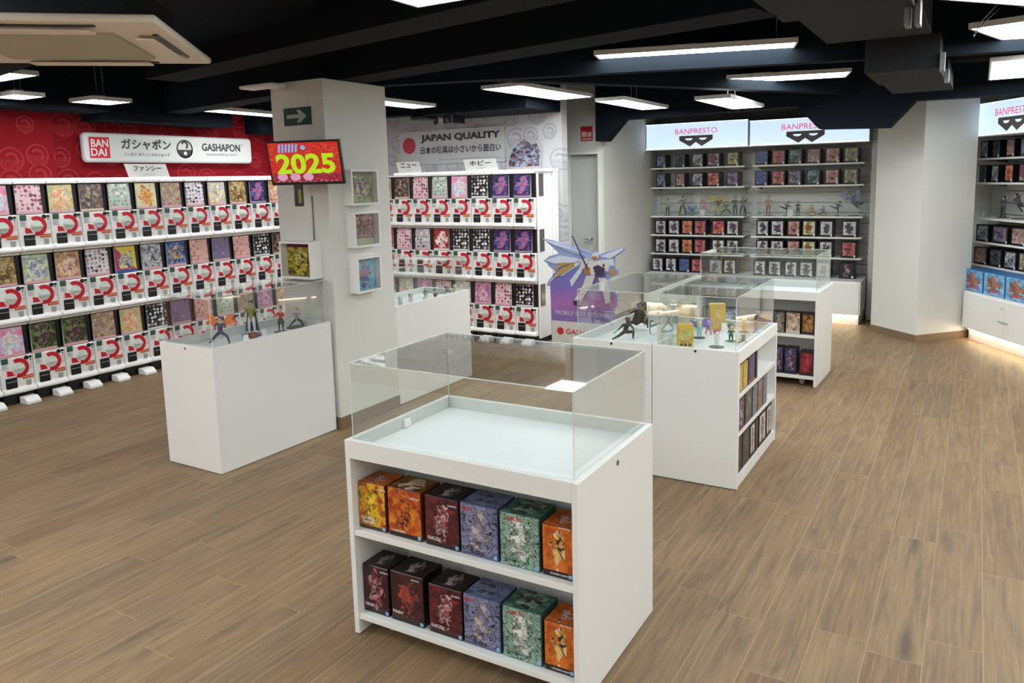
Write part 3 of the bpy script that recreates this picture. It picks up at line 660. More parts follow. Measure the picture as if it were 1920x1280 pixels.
def shadow_frame(loc, rz, w, hgt, dep, artm, label):
    """loc is lower left front corner; local -Y is the viewing side"""
    o = thing('shadow_box_frame', label, 'picture frame', loc, rz, None)
    t = .014
    m = MB().box(0, w, 0, dep, 0, t).box(0, w, 0, dep, hgt-t, hgt).box(0, t, 0, dep, t, hgt-t).box(w-t, w, 0, dep, t, hgt-t).box(t, w-t, dep-.006, dep, t, hgt-t)
    link('frame', m.mesh('frame', plastic, 0), o)
    link('print', MB().quad([(t, dep*.55, t), (w-t*2, dep*.55, t), (w-t*2, dep*.55, hgt-t), (t, dep*.55, hgt-t)]).mesh('print', artm, fix=False), o)
    link('glass', MB().box(t, w-t, .004, .006, t, hgt-t).mesh('glass', ACR), o)
fa = [art('frame_green', [hx(c) for c in ('#a8b070', '#78845c', '#c8c8a0')], [hx(c) for c in ('#c09070', '#5c5c84', '#e0d8c0')], scale=5, seed=61, top=hx('#9c948c')),
      art('frame_rose', [hx(c) for c in ('#a87c80', '#c8a8a4', '#785058')], [hx(c) for c in ('#d8bcb4', '#6c4850', '#9c8480')], band=hx('#b8c0a0'), scale=7, seed=62, bandh=.2),
      art('frame_blue', [hx(c) for c in ('#78b4d0', '#58a0c8', '#98c8dc')], [hx(c) for c in ('#3c84b4', '#c07068', '#2c6ca0')], scale=4, seed=63),
      art('frame_yellow', [hx(c) for c in ('#3c3828', '#c8bc30', '#282824')], [hx(c) for c in ('#d8cc40', '#e8e090', '#28281c')], top=hx('#4c3048'), scale=5, seed=64)]
shadow_frame((-3.52, 3.842, 1.478), PI/2, .266, .234, .073, fa[0], 'white box frame with a green print, topmost on the pillar side')
shadow_frame((-3.52, 3.850, 1.198), PI/2, .256, .236, .073, fa[1], 'white box frame with a rose print, middle of three on the pillar side')
shadow_frame((-3.52, 3.857, .893), PI/2, .240, .240, .073, fa[2], 'white box frame with a blue print, lowest on the pillar side')
shadow_frame((-3.965, 3.605, 1.013), 0, .280, .243, .098, fa[3], 'white box frame with black and yellow print above the left showcase')

# ================================================================= SHOWCASE ISLANDS
HT, HG = .7315, 1.0042
def vitrine(parent, x0, x1, y0, y1, z0=HT-.05, z1=HG):
    t = .004
    m = MB()
    m.box(x0, x1, y0, y0+t, z0, z1-t, 0).box(x0, x1, y1-t, y1, z0, z1-t, 0).box(x0, x0+t, y0+t, y1-t, z0, z1-t, 0).box(x1-t, x1, y0+t, y1-t, z0, z1-t, 0).box(x0, x1, y0, y1, z1-t, z1, 0)
    link('acrylic_cover', m.mesh('acrylic_cover', ACR), parent)
    m = MB(); e = .0028
    for x in (x0, x1):
        for y in (y0, y1): m.box(x-e/2, x+e/2, y-e/2, y+e/2, z0, z1)
    for y in (y0, y1): m.box(x0, x1, y-e/2, y+e/2, z1-e, z1+.001)
    for x in (x0, x1): m.box(x-e/2, x+e/2, y0, y1, z1-e, z1+.001)
    link('acrylic_edges', m.mesh('acrylic_edges', ACE), parent)
def showcase(loc, rz, w, d_, label, lock=(), shelves=(.401, .082), casters=True):
    """white counter, open shelves on the local -Y side, tray top, acrylic cover"""
    o = thing('display_counter', label, 'display counter', loc, rz)
    t = .022; tr = .045
    link('side_panel', MB().box(0, t, 0, d_, .004, HT-.0002).mesh('side_panel', white, .0015, 1), o)
    link('side_panel', MB().box(w-t, w, 0, d_, .004, HT-.0002).mesh('side_panel', white, .0015, 1), o)
    link('fascia', MB().box(t, w-t, 0, .02, .667, HT).mesh('fascia', white), o)
    link('back_panel', MB().box(t, w-t, d_-.02, d_, .004, HT).mesh('back_panel', white), o)
    link('middle_panel', MB().box(t, w-t, min(d_*.5, .30), min(d_*.5, .30)+.012, .08, .667).mesh('middle_panel', white), o)
    for sz in shelves: link('shelf', MB().box(t, w-t, .004, min(d_*.5, .30) if sz > .1 else d_-.021, sz-.022, sz).mesh('shelf', white, .001, 1), o)
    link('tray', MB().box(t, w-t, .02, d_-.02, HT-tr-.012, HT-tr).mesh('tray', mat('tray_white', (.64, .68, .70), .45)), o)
    for l in lock: link('lock', MB().cyl((l[0], l[1]), .009, l[2], l[3], l[4], 14).mesh('lock', greym), o)
    gi = .0225
    vitrine(o, gi, w-gi, gi, d_-gi)
    if casters:
        for cx, cy in ((.12, .08), (w-.12, .08), (.12, d_-.08), (w-.12, d_-.08)):
            c = link('caster', MB().cyl((cy, .022), .0215, cx-.01, cx+.01, 'x', 16).mesh('caster', mat('caster_grey', (.35, .35, .35), .5)), o)
            link('fork', MB().box(cx-.016, cx-.012, cy-.012, cy+.012, .018, .059).box(cx+.012, cx+.016, cy-.012, cy+.012, .018, .059).box(cx-.016, cx+.016, cy-.015, cy+.015, .055, .0598).mesh('fork', plastic), c)
    return o
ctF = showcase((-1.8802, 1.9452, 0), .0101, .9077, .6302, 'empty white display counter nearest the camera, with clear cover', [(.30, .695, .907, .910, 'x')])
# small bracket inside the tray
link('tray_bracket', MB().box(.0225, .032, .30, .34, HT-.043, HT-.012).mesh('tray_bracket', plastic, .002), ctF)
m = MB()
for q in ((.55, .0, .2),): pass
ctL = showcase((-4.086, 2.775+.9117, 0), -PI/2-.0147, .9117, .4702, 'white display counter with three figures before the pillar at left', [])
link('lock', MB().cyl((.235, .712), .006, .911, .9135, 'x', 12).mesh('lock', blackp), ctL)
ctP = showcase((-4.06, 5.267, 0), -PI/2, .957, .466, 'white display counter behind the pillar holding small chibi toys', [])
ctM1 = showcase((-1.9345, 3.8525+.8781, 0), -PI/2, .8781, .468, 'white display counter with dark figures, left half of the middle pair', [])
link('lock', MB().cyl((.236, .717), .007, .878, .8805, 'x', 12).mesh('lock', blackp), ctM1)
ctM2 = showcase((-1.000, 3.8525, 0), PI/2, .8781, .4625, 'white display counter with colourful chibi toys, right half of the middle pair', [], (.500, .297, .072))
link('lock', MB().cyl((.226, .717), .007, -.0025, .0, 'x', 12).mesh('lock', blackp), ctM2)
link('plinth', MB().box(.022, .856, .006, .05, .004, .0495).mesh('plinth', white), ctM2)
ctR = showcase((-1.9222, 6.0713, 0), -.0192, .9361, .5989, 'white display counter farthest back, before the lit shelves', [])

# ================================================================= CARTONS
def carton(loc, rz, w, d_, hgt, artm, sidem, label, group=None, lines=(), topm=None, name='figure_box', logo=None, cat='box'):
    o = thing(name, label, cat, loc, rz, group)
    link('carton', MB().box(0, w, .001, d_, 0, hgt).mesh('carton', sidem, .0015, 1), o)
    link('printed_front', MB().quad([(.0015, 0, .0015), (w-.0015, 0, .0015), (w-.0015, 0, hgt-.0015), (.0015, 0, hgt-.0015)]).mesh('printed_front', artm, fix=False), o)
    if topm: link('printed_top', MB().quad([(.002, .003, hgt+.0006), (w-.002, .003, hgt+.0006), (w-.002, d_-.002, hgt+.0006), (.002, d_-.002, hgt+.0006)]).mesh('printed_top', topm, fix=False), o)
    for (tx, x, z, tw, th, m_) in lines: text(tx, tw, th, m_, 'lettering', o, x, -.0012, z, .02)
    if logo: link('corner_logo', MB().box(w-.016, w-.004, -.0012, 0, .006, .018).mesh('corner_logo', mat('logo_blue', hx('#7fb4dc'), .5)), o)
    return o
H = hx
A1 = art('amber', [H('#c9a21c'), H('#b8481c'), H('#e0b828'), H('#5a2410')], [H('#2a1810'), H('#d8b020'), H('#3a2014'), H('#f0d040')], scale=4.2, seed=71, figw=.22, band=H('#3a2010'), bandh=.07)
A2 = art('flame', [H('#a8341c'), H('#c8601c'), H('#7c2018'), H('#d88a24')], [H('#2c1410'), H('#d87020'), H('#58201c')], scale=4.6, seed=72, figw=.2, band=H('#1c0c0c'), bandh=.09)
A3 = art('maroon', [H('#3c161c'), H('#4c1c22'), H('#2a1016'), H('#6c242c')], [H('#1c1216'), H('#c07078'), H('#2c181c'), H('#d8b8b8')], scale=4.6, seed=73, figw=.24, band=H('#1c1014'), bandh=.07)
A4 = art('lavender', [H('#767a9c'), H('#8285a6'), H('#6e7294')], [H('#20202c'), H('#c4b8b0'), H('#2c2c40'), H('#8c88a4')], scale=4.4, seed=74, mode='ink', figw=.22, band=H('#5c6088'), bandh=.06)
A5 = art('sage', [H('#7f9f90'), H('#8cab9c'), H('#749284')], [H('#16201c'), H('#c8d4cc'), H('#1c2824'), H('#e4e8e4')], scale=4.8, seed=75, mode='ink', figw=.3)
A6 = art('tangerine', [H('#c86420'), H('#d8782c'), H('#a84c18')], [H('#201c20'), H('#2c2428'), H('#e0b040'), H('#e8c8a0')], scale=4.0, seed=76, figw=.24, band=H('#1c1414'), bandh=.12)
A7 = art('burgundy', [H('#34141a'), H('#481c24'), H('#241016')], [H('#a84858'), H('#1c1014'), H('#d8a8ac'), H('#6c2834')], scale=4.2, seed=77, figw=.3, band=H('#1c1014'), bandh=.07)
A8 = art('wine', [H('#3a1a1e'), H('#4a2224'), H('#281418')], [H('#5c3038'), H('#2c2028'), H('#c8503c'), H('#38242c')], scale=3.8, seed=78, figw=.26, band=H('#1c1014'), bandh=.07)
top_dark = art('top_black', [H('#181014'), H('#181014'), H('#20161a')], [H('#b8b0b0'), H('#181014'), H('#786c70'), H('#181014')], scale=3.6, seed=80, figw=.2)
topo = art('top_orange', [H('#a8501c'), H('#8c3c14'), H('#c06c24')], [H('#7c3414')], scale=3, seed=81, figw=.2)
topy = art('top_olive', [H('#6c3c1c'), H('#8c7030'), H('#4c2414')], [H('#a08030')], scale=3, seed=82, figw=.3)
topb = art('top_slate', [H('#50587c'), H('#38405c'), H('#6c7498')], [H('#9098b0'), H('#30384c')], scale=3, seed=83, figw=.4)
topg = art('top_green', [H('#3c5c50'), H('#243c34'), H('#548070')], [H('#a8b8b0'), H('#1c302a')], scale=3, seed=84, figw=.4)
sO, sM, sB, sG, sK = mat('side_orange', H('#6c2c14'), .4), mat('side_maroon', H('#180c10'), .35), mat('side_slate', H('#3c4468'), .4), mat('side_green', H('#30504a'), .4), mat('side_black', H('#131216'), .3)
redt = mat('red_lettering', H('#b83c34'), .5); pinkt = mat('pink_lettering', H('#c87880'), .5)
FG = 'figure boxes on the front counter'
def LT(*a): return a
fb = [ # x0, x1, h, art, side, top, lines, words
 (-1.855, -1.735, .172, A1, sO, topo, [('UZUMAKI', .042, .042, .055, .011, txtw), ('NARUTO', .042, .027, .055, .011, txtw), ('BANPRESTO', .108, .155, .035, .007, txtw)], 'amber and yellow'),
 (-1.722, -1.580, .175, A2, sO, topy, [('NARUTO', .035, .150, .05, .016, redt), ('UZUMAKI NARUTO', .045, .022, .06, .007, txtw), ('BANPRESTO', .115, .150, .035, .007, txtw)], 'flame orange'),
 (-1.562, -1.425, .176, A3, sM, top_dark, [('KAKUZU', .035, .028, .052, .012, txtw), ('BANPRESTO', .113, .155, .035, .006, txtw), ('NARUTO', .11, .135, .03, .010, redt)], 'maroon'),
 (-1.418, -1.275, .178, A4, sB, topb, [('NARUTO', .026, .160, .042, .014, redt), ('UCHIHA SASUKE', .05, .010, .08, .006, inkm)], 'lavender blue'),
 (-1.266, -1.123, .178, A5, sG, topg, [('NARUTO', .055, .160, .06, .013, redt), ('HATAKE KAKASHI', .04, .022, .06, .006, inkm)], 'sage green'),
 (-1.112, -1.006, .168, A6, sO, topo, [('NARUTO', .03, .150, .04, .008, redt), ('UZUMAKI NARUTO', .06, .012, .07, .006, txtw), ('BANPRESTO', .078, .165, .04, .005, txtw)], 'bright orange'),
]
fb2 = [(-1.855, -1.740, .180, A7, sM, top_dark, [('HIDAN', .028, .030, .040, .012, txtw), ('BANPRESTO', .10, .165, .035, .006, txtw)], 'burgundy'),
 (-1.728, -1.586, .184, A8, sM, top_dark, [('PAIN', .028, .035, .040, .012, txtw), ('BANPRESTO', .11, .170, .035, .006, txtw)], 'dark wine red')] + fb[2:]
def on_front(x0, x1, hgt, a, sd, tp, ln, words, z, row):
    carton((x0, 1.975+(x0+1.88)*.0101, z), .0101, x1-x0, .118, hgt, a, sd, '%s figure box on the %s shelf of the nearest counter' % (words, row), FG, ln, tp, logo=True)
for r_, lst in ((0, fb), (1, fb2)):
    for q in lst: on_front(*q, z=(.402, .083)[r_], row=('upper', 'lower')[r_])
# boxes in the middle island, right side (local x of the counter = world +Y)
def on_mid(y0, y1, z, hgt, a, sd, words, row, dep=.12, inset_=.008):
    carton((-1.0-inset_, 3.8525+y0, z), PI/2, y1-y0, dep, hgt, a, sd, '%s box on the %s shelf in the middle island side' % (words, row), 'boxes in the side of the middle island')
yel = art('m_yellow', [H('#c8a830'), H('#d8b83c'), H('#7c8c98'), H('#b08c24')], [H('#405c90'), H('#e0c850')], scale=4, seed=91, figw=.25)
blu = art('m_blue', [H('#2c3070'), H('#383c80'), H('#242858')], [H('#3c4490'), H('#6c5c50')], scale=3, seed=92, figw=.2, band=H('#8c5c3c'))
pur = art('m_purple', [H('#402c44'), H('#5c4058'), H('#2c2030')], [H('#9c6c98'), H('#c8b8c0'), H('#3c2c44')], scale=5, seed=93)
olv = art('m_olive', [H('#44443c'), H('#5c6058'), H('#30302c')], [H('#a89c70'), H('#80848c'), H('#302c2c')], scale=5, seed=94)
sil = art('m_silver', [H('#787880'), H('#9498a0'), H('#4c4c58')], [H('#b8b8c4'), H('#44404c'), H('#80708c')], scale=5, seed=95)
tan_ = art('m_tan', [H('#846c64'), H('#a08880'), H('#5c4c48')], [H('#c0a8a0'), H('#4c4044'), H('#8c7474')], scale=5, seed=96)
dkr = art('m_darkred', [H('#3c2c30'), H('#5c4448'), H('#241c20')], [H('#84686c'), H('#2c2428')], scale=5, seed=97)
gry = art('m_grey', [H('#38363c'), H('#504e56'), H('#242428')], [H('#78747c'), H('#2c2c30')], scale=5, seed=98)
bww = art('m_white', [H('#c8c4c0'), H('#d8d4d0')], [H('#3c3a3e'), H('#84808a')], scale=4, seed=99, frame=H('#1c1a1c'), figw=.25)
for i, (a, b) in enumerate([(.03, .115), (.125, .215)]): on_mid(a, b, .501, .145, yel, mat('side_yellow', H('#a88820'), .4), ['yellow comic', 'yellow striped'][i], 'top')
on_mid(.235, .375, .501, .150, blu, mat('side_brown', H('#6c4428'), .4), 'deep blue', 'top'); on_mid(.40, .43, .501, .155, gry, sK, 'narrow black', 'top')
for i, (y0, y1, a, wd) in enumerate([(.03, .16, pur, 'purple'), (.175, .32, olv, 'olive'), (.335, .44, sil, 'silver'), (.455, .56, tan_, 'tan'), (.575, .67, sil, 'narrow silver')]): on_mid(y0, y1, .298, .172, a, sK, wd, 'middle')
for i, (y0, y1, a, wd) in enumerate([(.03, .12, dkr, 'dark red'), (.135, .28, gry, 'grey'), (.295, .40, bww, 'white panelled'), (.415, .47, dkr, 'narrow brown'), (.49, .66, bww, 'wide white and black'), (.675, .80, bww, 'rear white and black')]): on_mid(y0, y1, .073, .190, a, sK, wd, 'bottom')
# far island
def on_far(x0, x1, z, hgt, a, sd, words, row):
    carton((x0, 6.0713+.03-(x0+1.92)*.0192, z), -.0192, x1-x0, .10, hgt, a, sd, '%s box on the %s shelf of the farthest counter' % (words, row), 'boxes in the farthest counter')
grn = art('f_green', [H('#4c5c50'), H('#8c8478'), H('#34403c')], [H('#a87048'), H('#c0b8a8'), H('#3c3c38')], scale=5, seed=101)
crm = art('f_cream', [H('#a88868'), H('#c8b49c'), H('#7c5c48')], [H('#c87838'), H('#dcd0c0'), H('#6c6058')], scale=5, seed=102, band=H('#b8b4ac'))
brn = art('f_brown', [H('#40281c'), H('#a87838'), H('#2c1c18')], [H('#1c1818'), H('#c89040'), H('#6c3c28')], scale=4, seed=103, frame=H('#2c1818'))
nvy = art('f_navy', [H('#28284c'), H('#4c4c84'), H('#1c1c30')], [H('#c8c4d0'), H('#6c3c50'), H('#1c1c2c')], scale=6, seed=104, band=H('#1c1c2c'))
rdd = art('f_red', [H('#8c1c30'), H('#a82c3c'), H('#5c1420')], [H('#1c181c'), H('#b83c4c')], scale=3, seed=105, frame=H('#241c20'))
lbl = art('f_lightblue', [H('#5c7898'), H('#8cb0cc'), H('#44586c')], [H('#3c4858'), H('#b8ccd8')], scale=4, seed=106)
pnk = art('f_pink', [H('#b0949c'), H('#d0b4b8'), H('#94747c')], [H('#c8a4a4'), H('#8c7474')], scale=4, seed=107)
for x0, x1, a, wd in [(-1.88, -1.755, grn, 'dull green'), (-1.74, -1.60, lbl, 'light blue'), (-1.58, -1.46, dkr, 'dark patterned'), (-1.45, -1.325, pnk, 'pale pink'), (-1.315, -1.235, grn, 'green and brown'), (-1.225, -1.12, crm, 'cream and orange'), (-1.11, -1.013, brn, 'brown framed')]: on_far(x0, x1, .402, .162, a, sK, wd, 'upper')
for x0, x1, hh, a, wd in [(-1.88, -1.76, .2, nvy, 'navy'), (-1.74, -1.62, .2, gry, 'charcoal'), (-1.60, -1.48, .2, nvy, 'indigo'), (-1.46, -1.34, .2, nvy, 'deep navy'), (-1.31, -1.24, .205, nvy, 'tall navy and white'), (-1.23, -1.14, .205, nvy, 'taller navy and red'), (-1.12, -1.013, .185, rdd, 'crimson')]: on_far(x0, x1, .083, hh, a, sK, wd, 'lower')

# ================================================================= SLATWALLS
sb_bg = {'navy': ('#28324c', '#5c6c90', '#c8d0dc', '#3c4c74'), 'charcoal': ('#2c2c30', '#50545c', '#1c1c20', '#787c84'), 'steel': ('#3c4454', '#98a0b0', '#d0d0c8', '#2c3444'), 'plum': ('#3c2c38', '#8c4c60', '#5c5060', '#b8b0b8'),
 'yellow': ('#b0a848', '#d0c870', '#8c8c60', '#5c6890'), 'rosewood': ('#a08078', '#c8a8a0', '#6c5450', '#8c7074'), 'violet': ('#8c3c78', '#d86c40', '#6c3480', '#e8b070'), 'blue': ('#3c4c80', '#5468a0', '#2c3458', '#7484b0'),
 'red': ('#a03c44', '#c06068', '#7c2c34', '#c89088'), 'teal': ('#3c5c64', '#2c444c', '#98a8a8', '#50787c'), 'mauve': ('#6c5c80', '#9888a8', '#4c4058', '#8c8478'), 'salmon': ('#b06c68', '#c89890', '#8c4c50', '#dcc0b8'),
 'olive': ('#84845c', '#a8a488', '#5c5c40', '#c8c4a8'), 'white': ('#c4c6cc', '#d8dade', '#b0b4bc', '#a8acb4'), 'orange': ('#b8583c', '#d88058', '#8c3c34', '#d8a878'), 'lime': ('#b8c05c', '#d4d4b0', '#8c9c3c', '#e0e0d0')}
SBM = {}
for i, (k, cs) in enumerate(sb_bg.items()):
    dark = [H('#1c1c22'), H('#4c4850'), H('#34303c'), H('#6c444c')] if k in ('white', 'lime') else [H(cs[2]), H('#1c1c24'), H(cs[1])]
    if k == 'lime': dark = [H('#8c9c2c'), H('#3c3c34'), H('#b83c3c')]
    SBM[k] = art('wall_'+k, [H(c) for c in cs], dark, scale=4, seed=110+i, per_object=(k == 'white'), frame=H('#141418'), figw=.26)
gold = art('wall_gold_hair', [H('#1c1824'), H('#2c2438')], [H('#6c5ca0'), H('#3c3068'), H('#c89c48')], scale=4, seed=140, frame=H('#141418'), figw=.22)
SBM['gold'] = gold
def rowboxes(org, rz, xs, z, hgt, cols, gname, where, d_=.16, y=.0, proto_={}):
    """individual cartons on a wall shelf; org/rz is the wall frame"""
    R_ = Matrix.Rotation(rz, 4, 'Z')
    for i, ((a, b), c) in enumerate(zip(xs, cols)):
        p = Vector(org)+R_ @ Vector((a, y, z)); w = b-a
        o = thing('figure_box', '%s window figure box, %s from left on %s' % (c, ORD[i], where), 'box', p, rz, gname)
        key = (c, round(w, 3), hgt)
        if key not in proto_:
            proto_[key] = (MB().box(0, w, .001, d_, 0, hgt).mesh('carton', sK), MB().quad([(.0, 0, .0), (w, 0, .0), (w, 0, hgt), (.0, 0, hgt)]).mesh('printed_front', SBM[c], fix=False), MB().box(w-.03, w-.012, -.001, .001, .006, .03).mesh('price_tag', txtw))
        for nm, me in zip(('carton', 'printed_front', 'price_tag'), proto_[key]): link(nm, me, o)
L5 = [(-3.41, -3.285), (-3.165, -3.045), (-2.965, -2.825), (-2.775, -2.625), (-2.545, -2.405)]
R6 = [(-2.216, -2.075), (-2.03, -1.885), (-1.85, -1.705), (-1.655, -1.51), (-1.46, -1.31), (-1.27, -1.12)]
L6 = [(-3.425, -3.28), (-3.255, -3.11), (-3.085, -2.945), (-2.93, -2.78), (-2.715, -2.555), (-2.54, -2.39)]
R6b = [(-2.19, -2.05), (-2.03, -1.88), (-1.845, -1.705), (-1.685, -1.535), (-1.50, -1.355), (-1.27, -1.11)]
org = (0, 9.125, 0); G = 'window figure boxes on the slatwall'
S1, S2, S3, S4, S5, CT = 1.722, 1.488, 1.140, .912, .684, .468
rowboxes(org, 0, L5, S1, .155, ['navy', 'charcoal', 'steel', 'plum', 'yellow'], G, 'top shelf of the left bay')
rowboxes(org, 0, R6, S1, .160, ['blue', 'red', 'teal', 'rosewood', 'salmon', 'olive'], G, 'top shelf of the right bay')
rowboxes(org, 0, L5, S2, .165, ['navy', 'rosewood', 'steel', 'violet', 'mauve'], G, 'second shelf of the left bay')
rowboxes(org, 0, R6, S2, .165, ['blue', 'red', 'mauve', 'teal', 'salmon', 'olive'], G, 'second shelf of the right bay')
rowboxes(org, 0, L6, S4, .175, ['white', 'white', 'orange', 'red', 'violet', 'white'], G, 'fourth shelf of the left bay')
rowboxes(org, 0, R6b, S4, .178, ['white', 'white', 'salmon', 'lime', 'white', 'white'], G, 'fourth shelf of the right bay')
rowboxes(org, 0, L6, S5, .175, ['white', 'white', 'orange', 'red', 'white', 'white'], G, 'fifth shelf of the left bay')
rowboxes(org, 0, R6b, S5, .178, ['white', 'white', 'salmon', 'lime', 'white', 'red'], G, 'fifth shelf of the right bay')
rowboxes((0, 9.02, 0), 0, L6, CT, .165, ['white', 'white', 'blue', 'red', 'white', 'white'], G, 'cabinet top in the left bay')
rowboxes((0, 9.02, 0), 0, R6b, CT, .17, ['white', 'white', 'white', 'white', 'white', 'gold'], G, 'cabinet top in the right bay')
def shelf(org, rz, x0, x1, z, label, dep=.29, lip=None):
    o = thing('wall_shelf', label, 'shelf', (org[0], org[1], 0), rz, None)
    link('board', MB().box(x0, x1, -.005, dep, z-.020, z-.001).mesh('board', shelfm, .002, 1), o)
    for x in (x0+.04, x1-.06): link('bracket', MB().prism([(.05, z-.021), (dep, z-.021), (dep, z-.05)], x, x+.012, 'x').mesh('bracket', greym), o)
    return o
for nm, z in (('top', S1), ('second', S2), ('third', S3), ('fourth', S4), ('fifth', S5)):
    shelf((0, 9.12), 0, -3.48, -2.335, z, '%s white shelf of the left slatwall bay' % nm)
    shelf((0, 9.12), 0, -2.25, -1.06, z, '%s white shelf of the right slatwall bay' % nm)
def fig_cover(org, rz, x0, x1, z, hgt, dep, label):
    o = thing('acrylic_cover', label, 'acrylic cover', org, rz)
    m = MB().box(x0, x1, 0, .003, z, z+hgt).box(x0, x1, .003, dep, z+hgt-.003, z+hgt).box(x0, x0+.003, .003, dep, z, z+hgt).box(x1-.003, x1, .003, dep, z, z+hgt)
    link('panes', m.mesh('panes', ACR), o)
fig_cover((0, 9.13, 0), 0, -3.44, -2.36, S3, .285, .27, 'clear cover over the toy figures in the left slatwall bay')
fig_cover((0, 9.13, 0), 0, -2.20, -1.10, S3, .285, .27, 'clear cover over the toy figures in the right slatwall bay')
def lightbox(loc, rz, w, z0, z1, dep, label, tx=.42, wide=None):
    o = thing('lit_sign', label, 'lit sign', loc, rz)
    link('housing', MB().box(0, w, .004, dep, z0, z1).mesh('housing', framem, .003), o)
    t = .02
    link('lit_face', MB().box(t, w-t*.3, -.002, .006, z0+t, z1-.006).mesh('lit_face', signe), o)
    link('bright_border', MB().box(t*.6, w-t*.2, -.001, .005, z0+t*.6, z0+t).box(t*.6, w-t*.2, -.001, .005, z1-.006, z1-.001).mesh('bright_border', mat('lit_border', (.8, .9, 1), .5, emit=(.9, .97, 1), es=1.1)), o)
    cx = tx; zc = (z0+z1)/2
    text('BANPRESTO', .50, .062, mat('sign_rose', H('#c83c64'), .5, emit=H('#d8385c'), es=.5), 'lettering', o, cx, -.004, zc+.055, .0)
    def P(l): return [(cx+a*.20, zc-.05+b*.072) for a, b in l]
    m = MB()
    # mask emblem built of pieces around two round eye openings
    N = 9
    for sgn in (-1, 1):
        ex, ez, er = sgn*.42, .33, .24
        eye = [(ex+er*math.cos(PI+PI*i/N), ez+er*1.9*math.sin(PI+PI*i/N)*.75) for i in range(N+1)]
        lowr = [(sgn*1.0, .1), (sgn*.36, -1.0), (0, -.15)]
        pts = [(sgn*1.0, .75), (sgn*1.0, .05), (sgn*.35, -1.0), (0, -.30), (0, .75)]
        # strips between the outline and the eye
        def low(x):
            ax = abs(x)
            return -.30+(-1.0+.30)*(ax/.35) if ax < .35 else -1.0+(.05+1.0)*((ax-.35)/.65)
        xs = [0, .09, .18]+[.18+.48*i/N for i in range(N+1)]+[.66, .8, 1.0]
        xs = sorted(set(round(x, 4) for x in xs+[.35]))
        for a, b in zip(xs, xs[1:]):
            def eyez(x):
                t = (x-.42)/er
                return None if abs(t) >= 1 else ez-er*1.43*math.sqrt(1-t*t)
            ea, eb = eyez(a), eyez(b)
            if ea is None and eb is None: m.prism(P([(sgn*a, low(a)), (sgn*b, low(b)), (sgn*b, .75), (sgn*a, .75)]), -.004, -.002)
            else:
                ea = ez if ea is None else ea; eb = ez if eb is None else eb
                m.prism(P([(sgn*a, low(a)), (sgn*b, low(b)), (sgn*b, eb), (sgn*a, ea)]), -.004, -.002)
                m.prism(P([(sgn*a, ez), (sgn*b, ez), (sgn*b, .75), (sgn*a, .75)]), -.004, -.002)
    link('mask_emblem', m.mesh('mask_emblem', mat('emblem_grey', (.16, .15, .14), .5)), o)
    return o
lightbox((-3.505, 9.0, 0), 0, 1.235, 1.925, 2.235, .30, 'backlit white sign over the left slatwall bay', .63)
lightbox((-2.268, 9.0, 0), 0, 1.262, 1.925, 2.215, .30, 'backlit white sign over the right slatwall bay', .615)
def cabinet(loc, rz, x0, x1, ndoor, label, dep=.62, keyed=False):
    o = thing('base_cabinet', label, 'cabinet', loc, rz)
    link('body', MB().box(x0, x1, .018, dep, .112, CT-.001).mesh('body', white, .002, 1), o)
    link('plinth', MB().box(x0+.02, x1-.02, .07, dep, 0, .111).mesh('plinth', white), o)
    link('led_strip', MB().box(x0+.03, x1-.03, .052, .068, .098, .110).mesh('led_strip', stripm), o)
    w = (x1-x0-.03)/ndoor
    for i in range(ndoor):
        dr = link('door', MB().box(x0+.016+i*w+.002, x0+.016+(i+1)*w-.002, 0, .017, .122, CT-.016).mesh('door', white, .0015, 1), o)
        hx_ = x0+.016+(i+1)*w-.03 if i % 2 == 0 else x0+.016+i*w+.03
        link('handle', MB().box(hx_-.035, hx_+.035, -.012, -.004, .268, .274).box(hx_-.035, hx_-.029, -.006, 0, .268, .274).box(hx_+.029, hx_+.035, -.006, 0, .268, .274).mesh('handle', chrome), dr)
        if i % 2 == 0: link('keyhole', MB().cyl((hx_, .385), .006, -.003, 0, 'y', 12).mesh('keyhole', blackp), dr)
cabinet((0, 8.755, 0), 0, -3.44, -2.24, 2, 'long white base cabinet under the left slatwall bay, light strip below')
cabinet((0, 8.755, 0), 0, -2.235, -1.012, 2, 'long white base cabinet under the right slatwall bay, light strip below')
# right angled wall
RZ = math.atan2(-.85514, .5184); RO = Vector((-.078, 8.486, 0)); nR = Vector((.85514, .5184, 0)); dR = Vector((.5184, -.85514, 0))
def RF(off): p = RO+nR*off; return (p.x, p.y, 0)
wl = MB().box(-.62, 3.6, .0, .15, 0, 2.8)
z = .47
while z < 1.93: wl.box(-.40, 3.6, -.04, .002, z+.004, z+.112); z += .116
o = tag(link('wall_angled', wl.mesh('wall_angled', slatm), None, RF(.62), RZ), kind='structure')
cabinet(RF(0), RZ, 0, 1.27, 2, 'white base cabinet on the right under blue boxes, warm light strip below')
cabinet(RF(0), RZ, 1.275, 2.4, 2, 'white base cabinet continuing past the right edge')
for nm, z in (('top', S1), ('second', S2), ('third', S3+.004), ('fourth', S4), ('fifth', S5)):
    shelf(RF(.3)[:2], RZ, -.385, .95, z, '%s white shelf of the slatwall at the right edge' % nm)
lightbox(RF(.18), RZ, 1.35, 1.915, 2.225, .40, 'backlit white sign of the slatwall at the right edge', .62).location = Vector(RF(.15))+dR*-.26
GR = 'window figure boxes on the right slatwall'
RR = [(-.345, -.23), (-.16, -.045), (.045, .17), (.25, .38), (.46, .59), (.67, .80)]
rowboxes(RF(.31), RZ, RR, S1, .165, ['steel', 'charcoal', 'rosewood', 'navy', 'mauve', 'steel'], GR, 'top shelf at the right edge')
